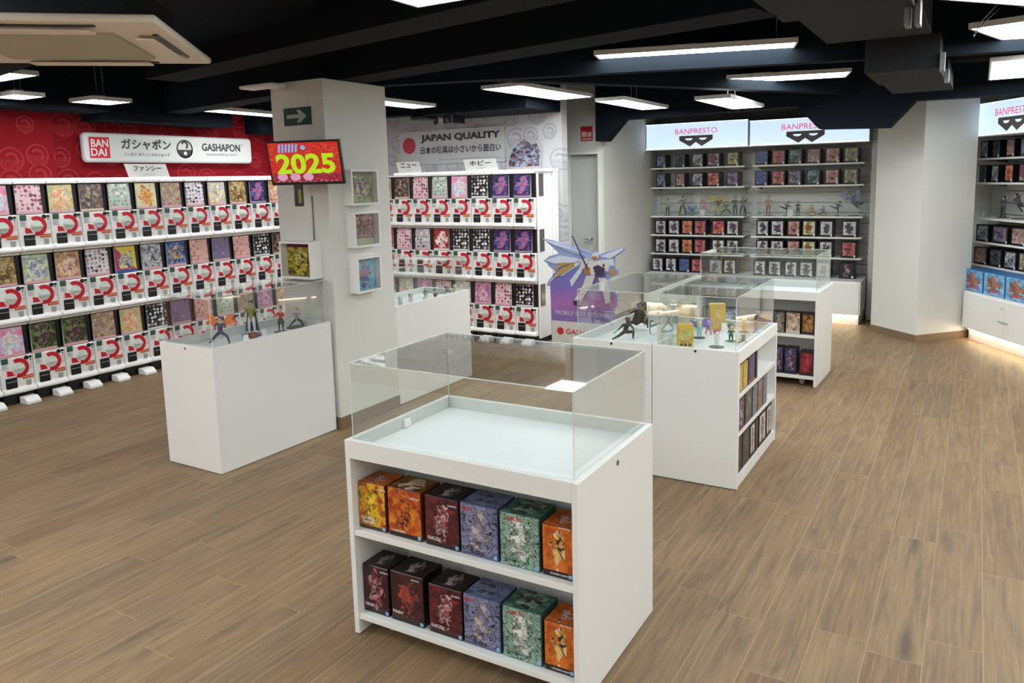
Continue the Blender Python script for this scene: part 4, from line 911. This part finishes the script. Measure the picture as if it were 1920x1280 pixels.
rowboxes(RF(.31), RZ, RR, S2, .165, ['charcoal', 'steel', 'orange', 'plum', 'navy', 'mauve'], GR, 'second shelf at the right edge')
RR2 = [(-.345, -.145), (-.09, .15), (.19, .40), (.44, .64), (.68, .85)]
rowboxes(RF(.31), RZ, RR2, S4, .165, ['steel', 'mauve', 'rosewood', 'plum', 'teal'], GR, 'fourth shelf at the right edge')
rowboxes(RF(.31), RZ, [(-.36, -.15), (-.11, .075), (.11, .29), (.32, .52), (.57, .76)], S5, .17, ['rosewood', 'charcoal', 'steel', 'olive', 'mauve'], GR, 'fifth shelf at the right edge')
bb = art('r_sky', [H('#4c90c8'), H('#6cacd8'), H('#3c74b0'), H('#88c0e0')], [H('#a06c48'), H('#8c2c34'), H('#c8a070'), H('#3c3c50')], scale=3.2, seed=150, figw=.34)
for i, (a, b) in enumerate([(-.075, .225), (.245, .545), (.565, .865)]):
    p = Vector(RF(.05))+dR*a
    carton((p.x, p.y, CT), RZ, b-a, .22, .205, bb, mat('side_sky', H('#3c70a8'), .4), '%s bright blue box on the right hand cabinet, %s' % (('left', 'middle', 'right')[i], ('by the wall corner', 'between its twins', 'at the picture edge')[i]), 'bright blue boxes on the right cabinet', [('ONE PIECE', (b-a)*.5, .045, .19, .032, redt), ('WORLD', (b-a)*.5, .022, .10, .010, txtw)])

# ================================================================= TOY FIGURES
POSES = {
 'stand': dict(pel=(0, 0, .50), che=(0, 0, .73), head=(0, -.01, .91), aL=[(.11, 0, .77), (.17, .01, .63), (.18, -.05, .50)], aR=[(-.11, 0, .77), (-.17, .01, .63), (-.17, -.05, .50)], lL=[(.055, 0, .48), (.075, -.01, .27), (.08, 0, .03)], lR=[(-.055, 0, .48), (-.075, -.01, .27), (-.08, 0, .03)]),
 'lunge': dict(pel=(0, 0, .36), che=(.03, -.03, .58), head=(.05, -.05, .76), aL=[(.13, -.03, .62), (.24, -.05, .56), (.33, -.08, .63)], aR=[(-.08, -.02, .63), (-.18, .0, .55), (-.25, -.05, .44)], lL=[(.06, 0, .34), (.24, -.06, .26), (.28, 0, .03)], lR=[(-.05, 0, .34), (-.20, .02, .20), (-.36, .05, .04)]),
 'raise': dict(pel=(0, 0, .48), che=(0, 0, .70), head=(0, -.01, .87), aL=[(.11, 0, .74), (.22, 0, .82), (.26, -.02, .95)], aR=[(-.11, 0, .74), (-.20, -.02, .66), (-.27, -.04, .58)], lL=[(.055, 0, .46), (.13, -.02, .26), (.17, 0, .03)], lR=[(-.055, 0, .46), (-.11, -.01, .25), (-.15, .02, .03)]),
 'crouch': dict(pel=(0, .02, .24), che=(.02, -.06, .44), head=(.04, -.12, .60), aL=[(.12, -.06, .47), (.20, -.14, .34), (.16, -.20, .20)], aR=[(-.10, -.06, .47), (-.22, -.10, .40), (-.34, -.16, .36)], lL=[(.06, 0, .22), (.22, -.12, .24), (.24, -.04, .03)], lR=[(-.06, 0, .22), (-.22, .02, .12), (-.40, .06, .04)]),
 'kick': dict(pel=(0, 0, .42), che=(-.08, 0, .60), head=(-.14, -.02, .76), aL=[(.02, 0, .66), (.10, -.04, .72), (.16, -.1, .68)], aR=[(-.18, 0, .60), (-.28, 0, .52), (-.33, -.02, .42)], lL=[(.05, 0, .42), (.24, -.02, .50), (.42, -.04, .58)], lR=[(-.05, 0, .40), (-.06, -.03, .22), (-.02, 0, .03)]),
 'fly': dict(pel=(0, 0, .55), che=(-.10, 0, .72), head=(-.2, -.02, .83), aL=[(-.04, 0, .76), (.06, -.02, .86), (.16, -.04, .92)], aR=[(-.2, 0, .70), (-.32, -.02, .66), (-.42, -.04, .70)], lL=[(.04, 0, .53), (.2, 0, .46), (.36, 0, .50)], lR=[(-.04, 0, .53), (.10, -.04, .38), (.22, 0, .28)]),
}
def toymat(c): return mat('toy_'+c.strip('#'), H(c), .4)
VOX = {}
def toy(label, loc, rz, hgt, pose, skin, shirt, pants, hair, base='#1c1c1e', chibi=False, spikes=5, wing=None, staff=None, skirt=False, group='toy figures in the showcases', cape=None, flip=False, baser=.17):
    o = thing('toy_figure', label, 'toy figure', loc, rz, group)
    P = POSES[pose]; s_ = hgt; lift = .025
    hr = .155 if chibi else .072
    def T(p):
        x, y, z = p
        if chibi: z = z*.72
        return Vector(((-x if flip else x)*s_, y*s_, z*s_+lift*s_))
    pel, che = T(P['pel']), T(P['che']); head = T(P['head'])+Vector((0, 0, (.06 if chibi else 0)*s_))
    limbs = []          # (a, b, r1, r2, material)
    f = 1.25 if chibi else 1
    limbs.append((pel, che, .070*s_*f, .085*s_*f, 1)); limbs.append((che, head, .032*s_, .030*s_, 0))
    for k in ('aL', 'aR'):
        a, b, c = [T(p) for p in P[k]]; limbs += [(che+(a-che)*.4, a, .05*s_, .042*s_, 1), (a, b, .040*s_*f, .030*s_*f, 1), (b, c, .029*s_*f, .021*s_*f, 0)]
    for k in ('lL', 'lR'):
        a, b, c = [T(p) for p in P[k]]; limbs += [(a, b, .058*s_*f, .043*s_*f, 2), (b, c, .043*s_*f, .025*s_*f, 2), (c, c+Vector((0, -.06*s_, -.010*s_)), .026*s_, .022*s_, 3)]
    m = MB()
    for a, b, r1, r2, mi in limbs: m.tube(a, b, r1, r2, 8); m.ball(a, r1, nu=8, nv=6); m.ball(b, r2, nu=8, nv=6)
    m.ball(head, (hr*s_*.92, hr*s_, hr*s_*1.08), nu=12, nv=9)
    tmp = bpy.data.objects.new('tmp', m.mesh('tmp', [toymat(skin), toymat(shirt), toymat(pants), toymat('#26262a')])); COL.objects.link(tmp)
    md = tmp.modifiers.new('r', 'REMESH'); md.mode = 'VOXEL'; md.voxel_size = s_*.017; md.use_smooth_shade = True
    dg = bpy.context.evaluated_depsgraph_get(); dg.update()
    me = bpy.data.meshes.new_from_object(tmp.evaluated_get(dg)); old = tmp.data; bpy.data.objects.remove(tmp); bpy.data.meshes.remove(old)
    me.name = 'body'; me.materials.clear()
    for c in (skin, shirt, pants, '#26262a'): me.materials.append(toymat(c))
    for p in me.polygons:
        c = p.center; best = 1e9; bi = 0
        for a, b, r1, r2, mi in limbs:
            ab = b-a; t = max(0, min(1, (c-a).dot(ab)/max(ab.length_squared, 1e-9))); dd = (c-(a+ab*t)).length-(r1+(r2-r1)*t)
            if dd < best: best = dd; bi = mi
        if (c-head).length-hr*s_ < best+.002: bi = 0
        p.material_index = bi
    link('body', me, o)
    # hair: cap plus spikes
    m = MB(); m.ball(head+Vector((0, hr*s_*.22, hr*s_*.28)), (hr*s_*1.04, hr*s_*.98, hr*s_*.95), nu=12, nv=8)
    rnd = random.Random(hash(label) % 1000 if False else len(label))
    for i in range(spikes*2):
        a = 2*PI*i/(spikes*2); el = rnd.uniform(.2, 1.1); dr = Vector((math.cos(a)*math.cos(el), abs(math.sin(a))*.7*math.cos(el)+.1, math.sin(el)))
        p0 = head+Vector((0, hr*s_*.2, hr*s_*.3))+dr*hr*s_*.6; m.tube(p0, p0+dr*hr*s_*rnd.uniform(.75, 1.15), hr*s_*.35, .0006, 6)
    link('hair', m.mesh('hair', toymat(hair)), o)
    m = MB()
    for sx in (-1, 1): m.ball(head+Vector((sx*hr*s_*.36, -hr*s_*.86, hr*s_*.02)), (hr*s_*.15, hr*s_*.10, hr*s_*.2), nu=8, nv=6)
    link('eyes', m.mesh('eyes', toymat('#201c22')), o)
    if base: link('base', MB().cyl((0, 0), baser*2*s_*.9, 0, lift*s_, 'z', 28).mesh('base', toymat(base)), o)
    if skirt:
        m = MB().cyl((pel.x, pel.y), .15*s_, pel.z-.14*s_, pel.z+.04*s_, 'z', 16, r2=.075*s_); link('skirt', m.mesh('skirt', toymat(pants)), o)
    if cape: 
        c0 = che+Vector((0, .05*s_, .05*s_)); m = MB()
        m.prism([(c0.x-.10*s_, c0.z), (c0.x+.10*s_, c0.z), (c0.x+.20*s_, .10*s_), (c0.x+.05*s_, .16*s_), (c0.x-.08*s_, .08*s_), (c0.x-.22*s_, .14*s_)], c0.y, c0.y+.018*s_); link('cape', m.mesh('cape', toymat(cape)), o)
    if wing:
        m = MB(); c0 = che+Vector((0, .06*s_, 0))
        for sx in (-1, 1):
            m.prism([(c0.x+sx*.03*s_, c0.z), (c0.x+sx*.20*s_, c0.z+.30*s_), (c0.x+sx*.46*s_, c0.z+.36*s_), (c0.x+sx*.36*s_, c0.z+.18*s_), (c0.x+sx*.48*s_, c0.z+.10*s_), (c0.x+sx*.22*s_, c0.z-.02*s_)], c0.y, c0.y+.02*s_)
        link('effect_piece', m.mesh('effect_piece', toymat(wing)), o)
    if staff:
        a = T(P['aR'][2]); m = MB().tube(a+Vector((-.18*s_, -.05*s_, -.10*s_)), a+Vector((.30*s_, -.02*s_, .16*s_)), .012*s_, .006*s_, 6); link('weapon', m.mesh('weapon', toymat(staff)), o)
    return o
TRz = HT-.045
# left counter
toy('orange and navy action figure crouching with orange effect, left counter', (-3.87, 3.02, TRz), .5, .19, 'lunge', '#d8b090', '#3c3c54', '#2c3048', '#3c3c44', None, spikes=5, wing='#e07828')
toy('tall dark haired boy figure with pale striped trousers, left counter', (-3.92, 3.30, TRz), .6, .215, 'stand', '#b0a890', '#8c8c3c', '#d0d0d4', '#384030', '#24242c', cape='#28284c')
toy('small girl figure in navy skirt beside the tall boy figure', (-3.83, 3.455, TRz), .6, .155, 'stand', '#e0b890', '#a83c34', '#242844', '#a05048', '#24242c', skirt=True)
toy('slim figure in a wide stance on black base, right end of left counter', (-3.85, 3.61, TRz), .4, .15, 'lunge', '#d8c4b0', '#a090a8', '#202024', '#58584c', '#202024', staff='#9098a0', baser=.26)
o = thing('toy_ball', 'brown and yellow ball shaped toy lying on the left counter', 'toy', (-3.79, 3.20, TRz)); link('ball', MB().ball((0, 0, .024), (.03, .026, .024)).mesh('ball', toymat('#7c3420')), o); link('collar', MB().cyl((0, 0), .036, 0, .008).mesh('collar', toymat('#c8bc6c')), o)
def stand(label, x, y, z, rz, w=.03, hgt=.04):
    o = thing('price_stand', label, 'label stand', (x, y, z), rz, 'small white label stands')
    link('card', MB().prism([(0, 0), (.002, 0), (.012, hgt), (.010, hgt)], 0, w, 'x').mesh('card', txtw), o)
stand('small white label stand near the crouching orange figure', -3.80, 3.13, TRz, 1.0)
stand('small white label stand before the tall boy figure', -3.80, 3.27, TRz, 1.0, .03, .05)
# middle island left half: dark figures
GM = 'toy figures in the showcases'
toy('black caped figure crouching at the back of the dark figure display', (-1.78, 4.46, TRz), .3, .23, 'crouch', '#8c7468', '#1c1c22', '#18181c', '#141418', None, cape='#141418')
toy('black figure lunging low at the front left of the middle display', (-1.72, 4.10, TRz), .9, .19, 'crouch', '#4c4440', '#18181c', '#1c1c20', '#101014', None, staff='#141414')
toy('small dark brown figure kneeling in the centre of the dark display', (-1.64, 4.30, TRz), .2, .12, 'kick', '#6c5450', '#2c2428', '#241c20', '#1c1818', None)
toy('pale grey figure with white hair in the dark figure display', (-1.62, 4.64, TRz), .1, .16, 'raise', '#c8c0b8', '#a0a4a4', '#8c9094', '#d8d8d4', None, wing='#c0ccc8')
toy('teal grey translucent figure striding in the dark figure display', (-1.58, 4.44, TRz), -.3, .14, 'lunge', '#a8b4b0', '#5c7478', '#4c5c60', '#8ca0a4', '#70787c', wing='#90a8b4')
toy('violet and white figure at the back of the dark figure display', (-1.86, 4.62, TRz), 0, .13, 'raise', '#d0c0c4', '#8c88b0', '#c8ccd4', '#a098c0', None)
# middle island right half: chibi toys and packages
fpk = art('pkg_yellow', [H('#c8b020'), H('#d8c430'), H('#b89c18')], [H('#78a83c'), H('#e0cc50'), H('#58a0b0'), H('#c86c50')], scale=3, seed=160, figw=.34, top=H('#d8a83c'))
fpk2 = art('pkg_orange', [H('#d8a040'), H('#c8b848'), H('#e0b050')], [H('#e0803c'), H('#c0b870'), H('#d8c060')], scale=2.4, seed=161, figw=.3)
o = carton((-1.385, 4.04, TRz), .42, .085, .05, .125, fpk, mat('side_lemon', H('#b8a428'), .4), 'yellow blind box with green print among the colourful chibi toys', None, [('NARUTO', .042, .032, .05, .012, redt)], None, name='toy_package')
link('print_circles', MB().cyl((.02, .014), .008, -.002, 0, 'y', 14).cyl((.043, .014), .008, -.002, 0, 'y', 14).cyl((.066, .014), .008, -.002, 0, 'y', 14).mesh('print_circles', mat('navy_print', H('#343c50'), .5)), o)
carton((-1.375, 4.60, TRz), .40, .095, .055, .155, fpk2, mat('side_olive', H('#a89c50'), .4), 'tall orange blind box standing behind the chibi toys', None, [], fpk, name='toy_package')
toy('mint chibi toy with purple wings on a black base', (-1.355, 4.33, TRz), .6, .115, 'stand', '#e0d49c', '#8cc0b8', '#98c8c0', '#88b8b4', '#1c2420', chibi=True, spikes=4, wing='#7c64b4')
toy('purple chibi toy with round pink feet behind the mint one', (-1.335, 4.44, TRz), .5, .105, 'raise', '#b0a0d0', '#7868b4', '#c87ca0', '#6c5cac', None, chibi=True)
toy('red crested white chibi toy on a silver base at the front right', (-1.195, 4.13, TRz), .6, .10, 'stand', '#e8e4e0', '#d8d8d8', '#e0e0e0', '#b83c3c', '#3c4040', chibi=True, baser=.23)
toy('dark green chibi toy on a mint base beside the red crested one', (-1.165, 4.31, TRz), .5, .105, 'stand', '#d8b898', '#24704c', '#1c5c40', '#1c5840', '#2c7050', chibi=True)
toy('olive green chibi toy close to the clear right side pane', (-1.09, 4.28, TRz), .4, .07, 'crouch', '#6c7c5c', '#5c6c4c', '#4c5c40', '#58684c', None, chibi=True)
toy('golden yellow chibi toy on a dark disc at the back right', (-1.165, 4.60, TRz), .6, .10, 'stand', '#e8c898', '#e0a840', '#d89838', '#e8c04c', '#50483c', chibi=True)
toy('pink and lilac chibi toy beside the golden yellow one', (-1.10, 4.62, TRz), .6, .075, 'stand', '#e8c0b0', '#d0a8c0', '#a898b8', '#e0a890', '#8c8c90', chibi=True)
stand('white label stand before the tall orange blind box', -1.29, 4.56, TRz, .5, .035, .05)
stand('white label stand at the back left of the middle island', -1.76, 4.66, TRz, 0, .06, .03)
# counter behind the pillar
for i, (x, y, sk, sh, ha, ds) in enumerate([(-3.66, 4.45, '#d8d4dc', '#c8d0e0', '#8ca4cc', 'pale blue haired'), (-3.68, 4.60, '#e4c0b8', '#e8e0e0', '#303c28', 'dark green haired'), (-3.66, 4.76, '#d8b8b0', '#e8e8e4', '#385030', 'leaf green'), (-3.67, 4.90, '#d8b8a8', '#3c3c50', '#34384c', 'navy haired'), (-3.66, 5.05, '#d0a898', '#4c342c', '#4c2c2c', 'brown haired'), (-3.67, 5.17, '#e0c8a0', '#d8cc70', '#c8b850', 'yellow haired')]):
    toy('%s chibi toy in the counter behind the pillar' % ds, (x, y, TRz), .9, .10, 'stand', sk, sh, sh, ha, '#d0d0d0', chibi=True, spikes=3)
for i, y in enumerate((4.52, 4.68, 4.98, 5.11)): stand('%s small white label stand in the counter behind the pillar' % ORD[i], -3.625, y, TRz+.01, 1.0, .03, .05)
# figures on the third slatwall shelves
SF = [(-3.31, .20, 'stand', '#b8c0b0', '#38403c', 'thin grey and green', None), (-3.12, .24, 'raise', '#8c8478', '#3c3c38', 'tall grey brown', None), (-3.00, .15, 'crouch', '#5c70b0', '#8898c8', 'blue', '#7c90c8'), (-2.84, .20, 'fly', '#c88890', '#d89ca0', 'pink leaping', None), (-2.68, .22, 'raise', '#4c4c40', '#c0a838', 'yellow crested', '#c8b040'), (-2.585, .19, 'lunge', '#3c7c4c', '#2c5c3c', 'bright green', None), (-2.475, .22, 'stand', '#30483c', '#202820', 'dark green tall', None), (-2.385, .22, 'raise', '#4c4848', '#28282c', 'dark grey', None),
      (-2.09, .22, 'stand', '#b08c68', '#8c5c40', 'golden brown', None), (-1.89, .18, 'kick', '#3c4048', '#24242c', 'black diving', None), (-1.76, .16, 'stand', '#50504c', '#34343c', 'small grey', None), (-1.61, .17, 'crouch', '#c09048', '#a87830', 'gold crouching', None), (-1.49, .15, 'crouch', '#70706c', '#4c4c50', 'ash grey', None), (-1.34, .18, 'kick', '#44484c', '#2c3034', 'slate grey kicking', None), (-1.17, .26, 'fly', '#5c68a0', '#34343c', 'blue winged flying', '#8890b8')]
for x, hg, po, sh, ha, ds, wg in SF:
    toy('%s toy figure on the third slatwall shelf' % ds, (x, 9.26, S3), 0, hg, po, '#c8b098', sh, ha, ha, '#4c4c50', wing=wg, flip=(po == 'kick'), baser=.12)
stand('bright white label stand among figures in the left bay', -2.88, 9.17, S3, 0, .06, .07); stand('bright white label stand among figures in the right bay', -1.86, 9.17, S3, 0, .06, .07)
for t_, hg, po, sh, ds in [(-.16, .21, 'raise', '#54505c', 'grey clustered'), (.07, .25, 'fly', '#4c4c54', 'leaping dark grey'), (.26, .17, 'crouch', '#5c5854', 'crouching brown grey'), (.45, .2, 'stand', '#484850', 'standing charcoal')]:
    p = Vector(RF(.45))+dR*t_; toy('%s toy figure on the third shelf at the right edge' % ds, (p.x, p.y, S3+.004), RZ, hg, po, '#a89c94', sh, '#34343c', '#3c3840', '#3c3c44', baser=.14)
p = Vector(RF(.33))+dR*-.3; stand('white label stand at the left end of the right edge shelf', p.x, p.y, S3+.004, RZ, .025, .06)

# ================================================================= CUTOUT DISPLAY
o = thing('cutout_display', 'purple standing cutout with pale blue wings beside the grey wall machines', 'cutout display', (-3.49, 6.55, 0))
OL = [(-.108, 1.052), (-.006, 1.041), (.20, .985), (.262, .97), (.338, .953), (.413, .924), (.448, .944), (.481, .913), (.549, .94), (.734, .988), (.741, .963), (.642, .893), (.641, .813), (.68, .772), (.674, .734), (.627, .72), (.60, .704), (.60, .62), (.666, .548), (.665, .448), (.638, .409), (.635, .0), (-.028, .0), (-.033, .458), (-.037, .60), (-.074, .593), (-.051, .653), (.031, .734), (-.041, .783), (-.069, .821), (-.105, .839), (-.039, .886), (.063, .915), (-.008, .977)]
link('board', MB().prism(OL, 0, .012).mesh('board', mat('cutout_blue', H('#8c9cc8'), .5)), o)
s = NT('purple_print'); co = s.n('ShaderNodeTexCoord').outputs['Object']; zz_ = s.n('ShaderNodeSeparateXYZ', Vector=co)
g_ = s.ramp(s.math('ADD', zz_.outputs[2], s.math('MULTIPLY', zz_.outputs[0], -.12)), [(0, H('#7868a8')), (.30, H('#8068ac')), (.42, H('#a468ac')), (.55, H('#7c68b0')), (.72, H('#6870b4')), (.95, H('#8c98c8'))], 'LINEAR')
st_ = s.n('ShaderNodeTexVoronoi', Vector=co, Scale=38).outputs['Distance']
s.t.links.new(s.mix(s.math('LESS_THAN', st_, .09), g_, (.7, .65, .8)), s.b.inputs['Base Color']); s.b.inputs['Roughness'].default_value = .45
link('purple_panel', MB().prism([(-.022, .262), (.632, .262), (.632, .41), (.655, .46), (.655, .54), (.59, .61), (.55, .74), (.20, .80), (.0, .72), (-.03, .60)], -.003, 0).mesh('purple_panel', s.m), o)
link('white_foot_panel', MB().prism([(-.024, .004), (.632, .004), (.632, .262), (-.022, .262)], -.003, 0).mesh('white_foot_panel', mat('cutout_white', (.60, .60, .59), .5)), o)
wl_ = mat('wing_white', H('#c4ccdc'), .45); wb_ = mat('wing_blue', H('#98a8d4'), .45); gd_ = mat('wing_gold', H('#b08c44'), .45)
m = MB()
for q in ([(-.09, 1.04), (.05, 1.02), (.26, .955), (.34, .90), (.20, .93), (.05, .985)], [(-.09, .845), (.08, .895), (.26, .875), (.33, .84), (.16, .83), (.02, .815)], [(.06, .70), (.10, .70), (.29, .82), (.27, .85)], [(.18, .66), (.20, .60), (.33, .78), (.30, .80)], [(-.06, .62), (.0, .66), (.10, .72), (.06, .74)], [(.50, .90), (.72, .98), (.73, .965), (.60, .88)], [(.47, .86), (.63, .88), (.64, .82), (.52, .78)]): m.prism(q, -.007, -.003)
link('wings', m.mesh('wings', wl_), o)
m = MB()
for q in ([(.0, 1.0), (.22, .955), (.32, .91), (.24, .93)], [(.34, .92), (.42, .90), (.44, .84), (.36, .86)], [(.46, .82), (.62, .82), (.60, .76), (.50, .74)]): m.prism(q, -.009, -.007)
link('wing_shading', m.mesh('wing_shading', wb_), o)
for q in ([(.0, .67), (.06, .70), (.24, .805), (.22, .825), (.10, .775)], [(-.02, .72), (.10, .80), (.22, .83), (.10, .83)], [(.60, .73), (.65, .73), (.66, .77), (.61, .79)]): link('gold_feather', MB().prism(q, -.011, -.009).mesh('gold_feather', gd_), o)
# plain generic armoured figure in the middle
m = MB()
for q in ([(.39, .86), (.50, .86), (.55, .82), (.50, .74), (.41, .72), (.35, .80)], [(.30, .87), (.38, .88), (.37, .78), (.30, .78)], [(.53, .86), (.60, .84), (.58, .76), (.53, .78)], [(.36, .72), (.45, .72), (.41, .62), (.35, .55), (.29, .56), (.32, .62)], [(.29, .56), (.35, .55), (.30, .47), (.28, .43), (.23, .44), (.24, .50)], [(.48, .70), (.56, .70), (.60, .58), (.53, .56)], [(.53, .56), (.60, .58), (.60, .47), (.55, .46)]): m.prism(q, -.015, -.011)
m.cyl((.45, .90), .035, -.015, -.011, 'y', 14)
link('armour', m.mesh('armour', mat('armour_white', H('#c8c8c4'), .45)), o)
link('armour_dark', MB().prism([(.43, .80), (.48, .82), (.55, .79), (.53, .73), (.46, .71)], -.019, -.015).prism([(.22, .47), (.29, .48), (.27, .42), (.22, .43)], -.019, -.015).mesh('armour_dark', mat('armour_navy', H('#38304c'), .45)), o)
link('armour_accents', MB().prism([(.34, .80), (.40, .79), (.39, .72), (.34, .73)], -.021, -.015).prism([(.42, .90), (.47, .90), (.46, .87), (.43, .87)], -.021, -.015).mesh('armour_accents', mat('accent_ochre', H('#a87038'), .45)), o)
link('sword', MB().prism([(.215, 1.09), (.225, 1.09), (.385, .77), (.37, .77)], -.023, -.015).mesh('sword', mat('sword_navy', H('#34405c'), .4)), o)
text('MOBILE SUIT ENSEMBLE', .60, .040, mat('pale_print', H('#cfc8dc'), .5), 'lettering', o, .325, -.006, .345, -.0)
text('GASHAPON', .42, .052, mat('red_print_bright', H('#b82838'), .5), 'lettering', o, .34, -.006, .165, .01)
link('round_mark', MB().cyl((.07, .165), .036, -.006, -.004, 'y', 22).mesh('round_mark', MC['red_print_bright']), o)
link('strut', MB().prism([(.012, 0), (.20, 0), (.012, .8)], .30, .31, 'x').mesh('strut', mat('card_brown', (.3, .25, .2), .7)), o)
for o_ in list(bpy.data.objects):
    if o_.type == 'MESH' and o_.data is not None and o_.data.users == 0: pass
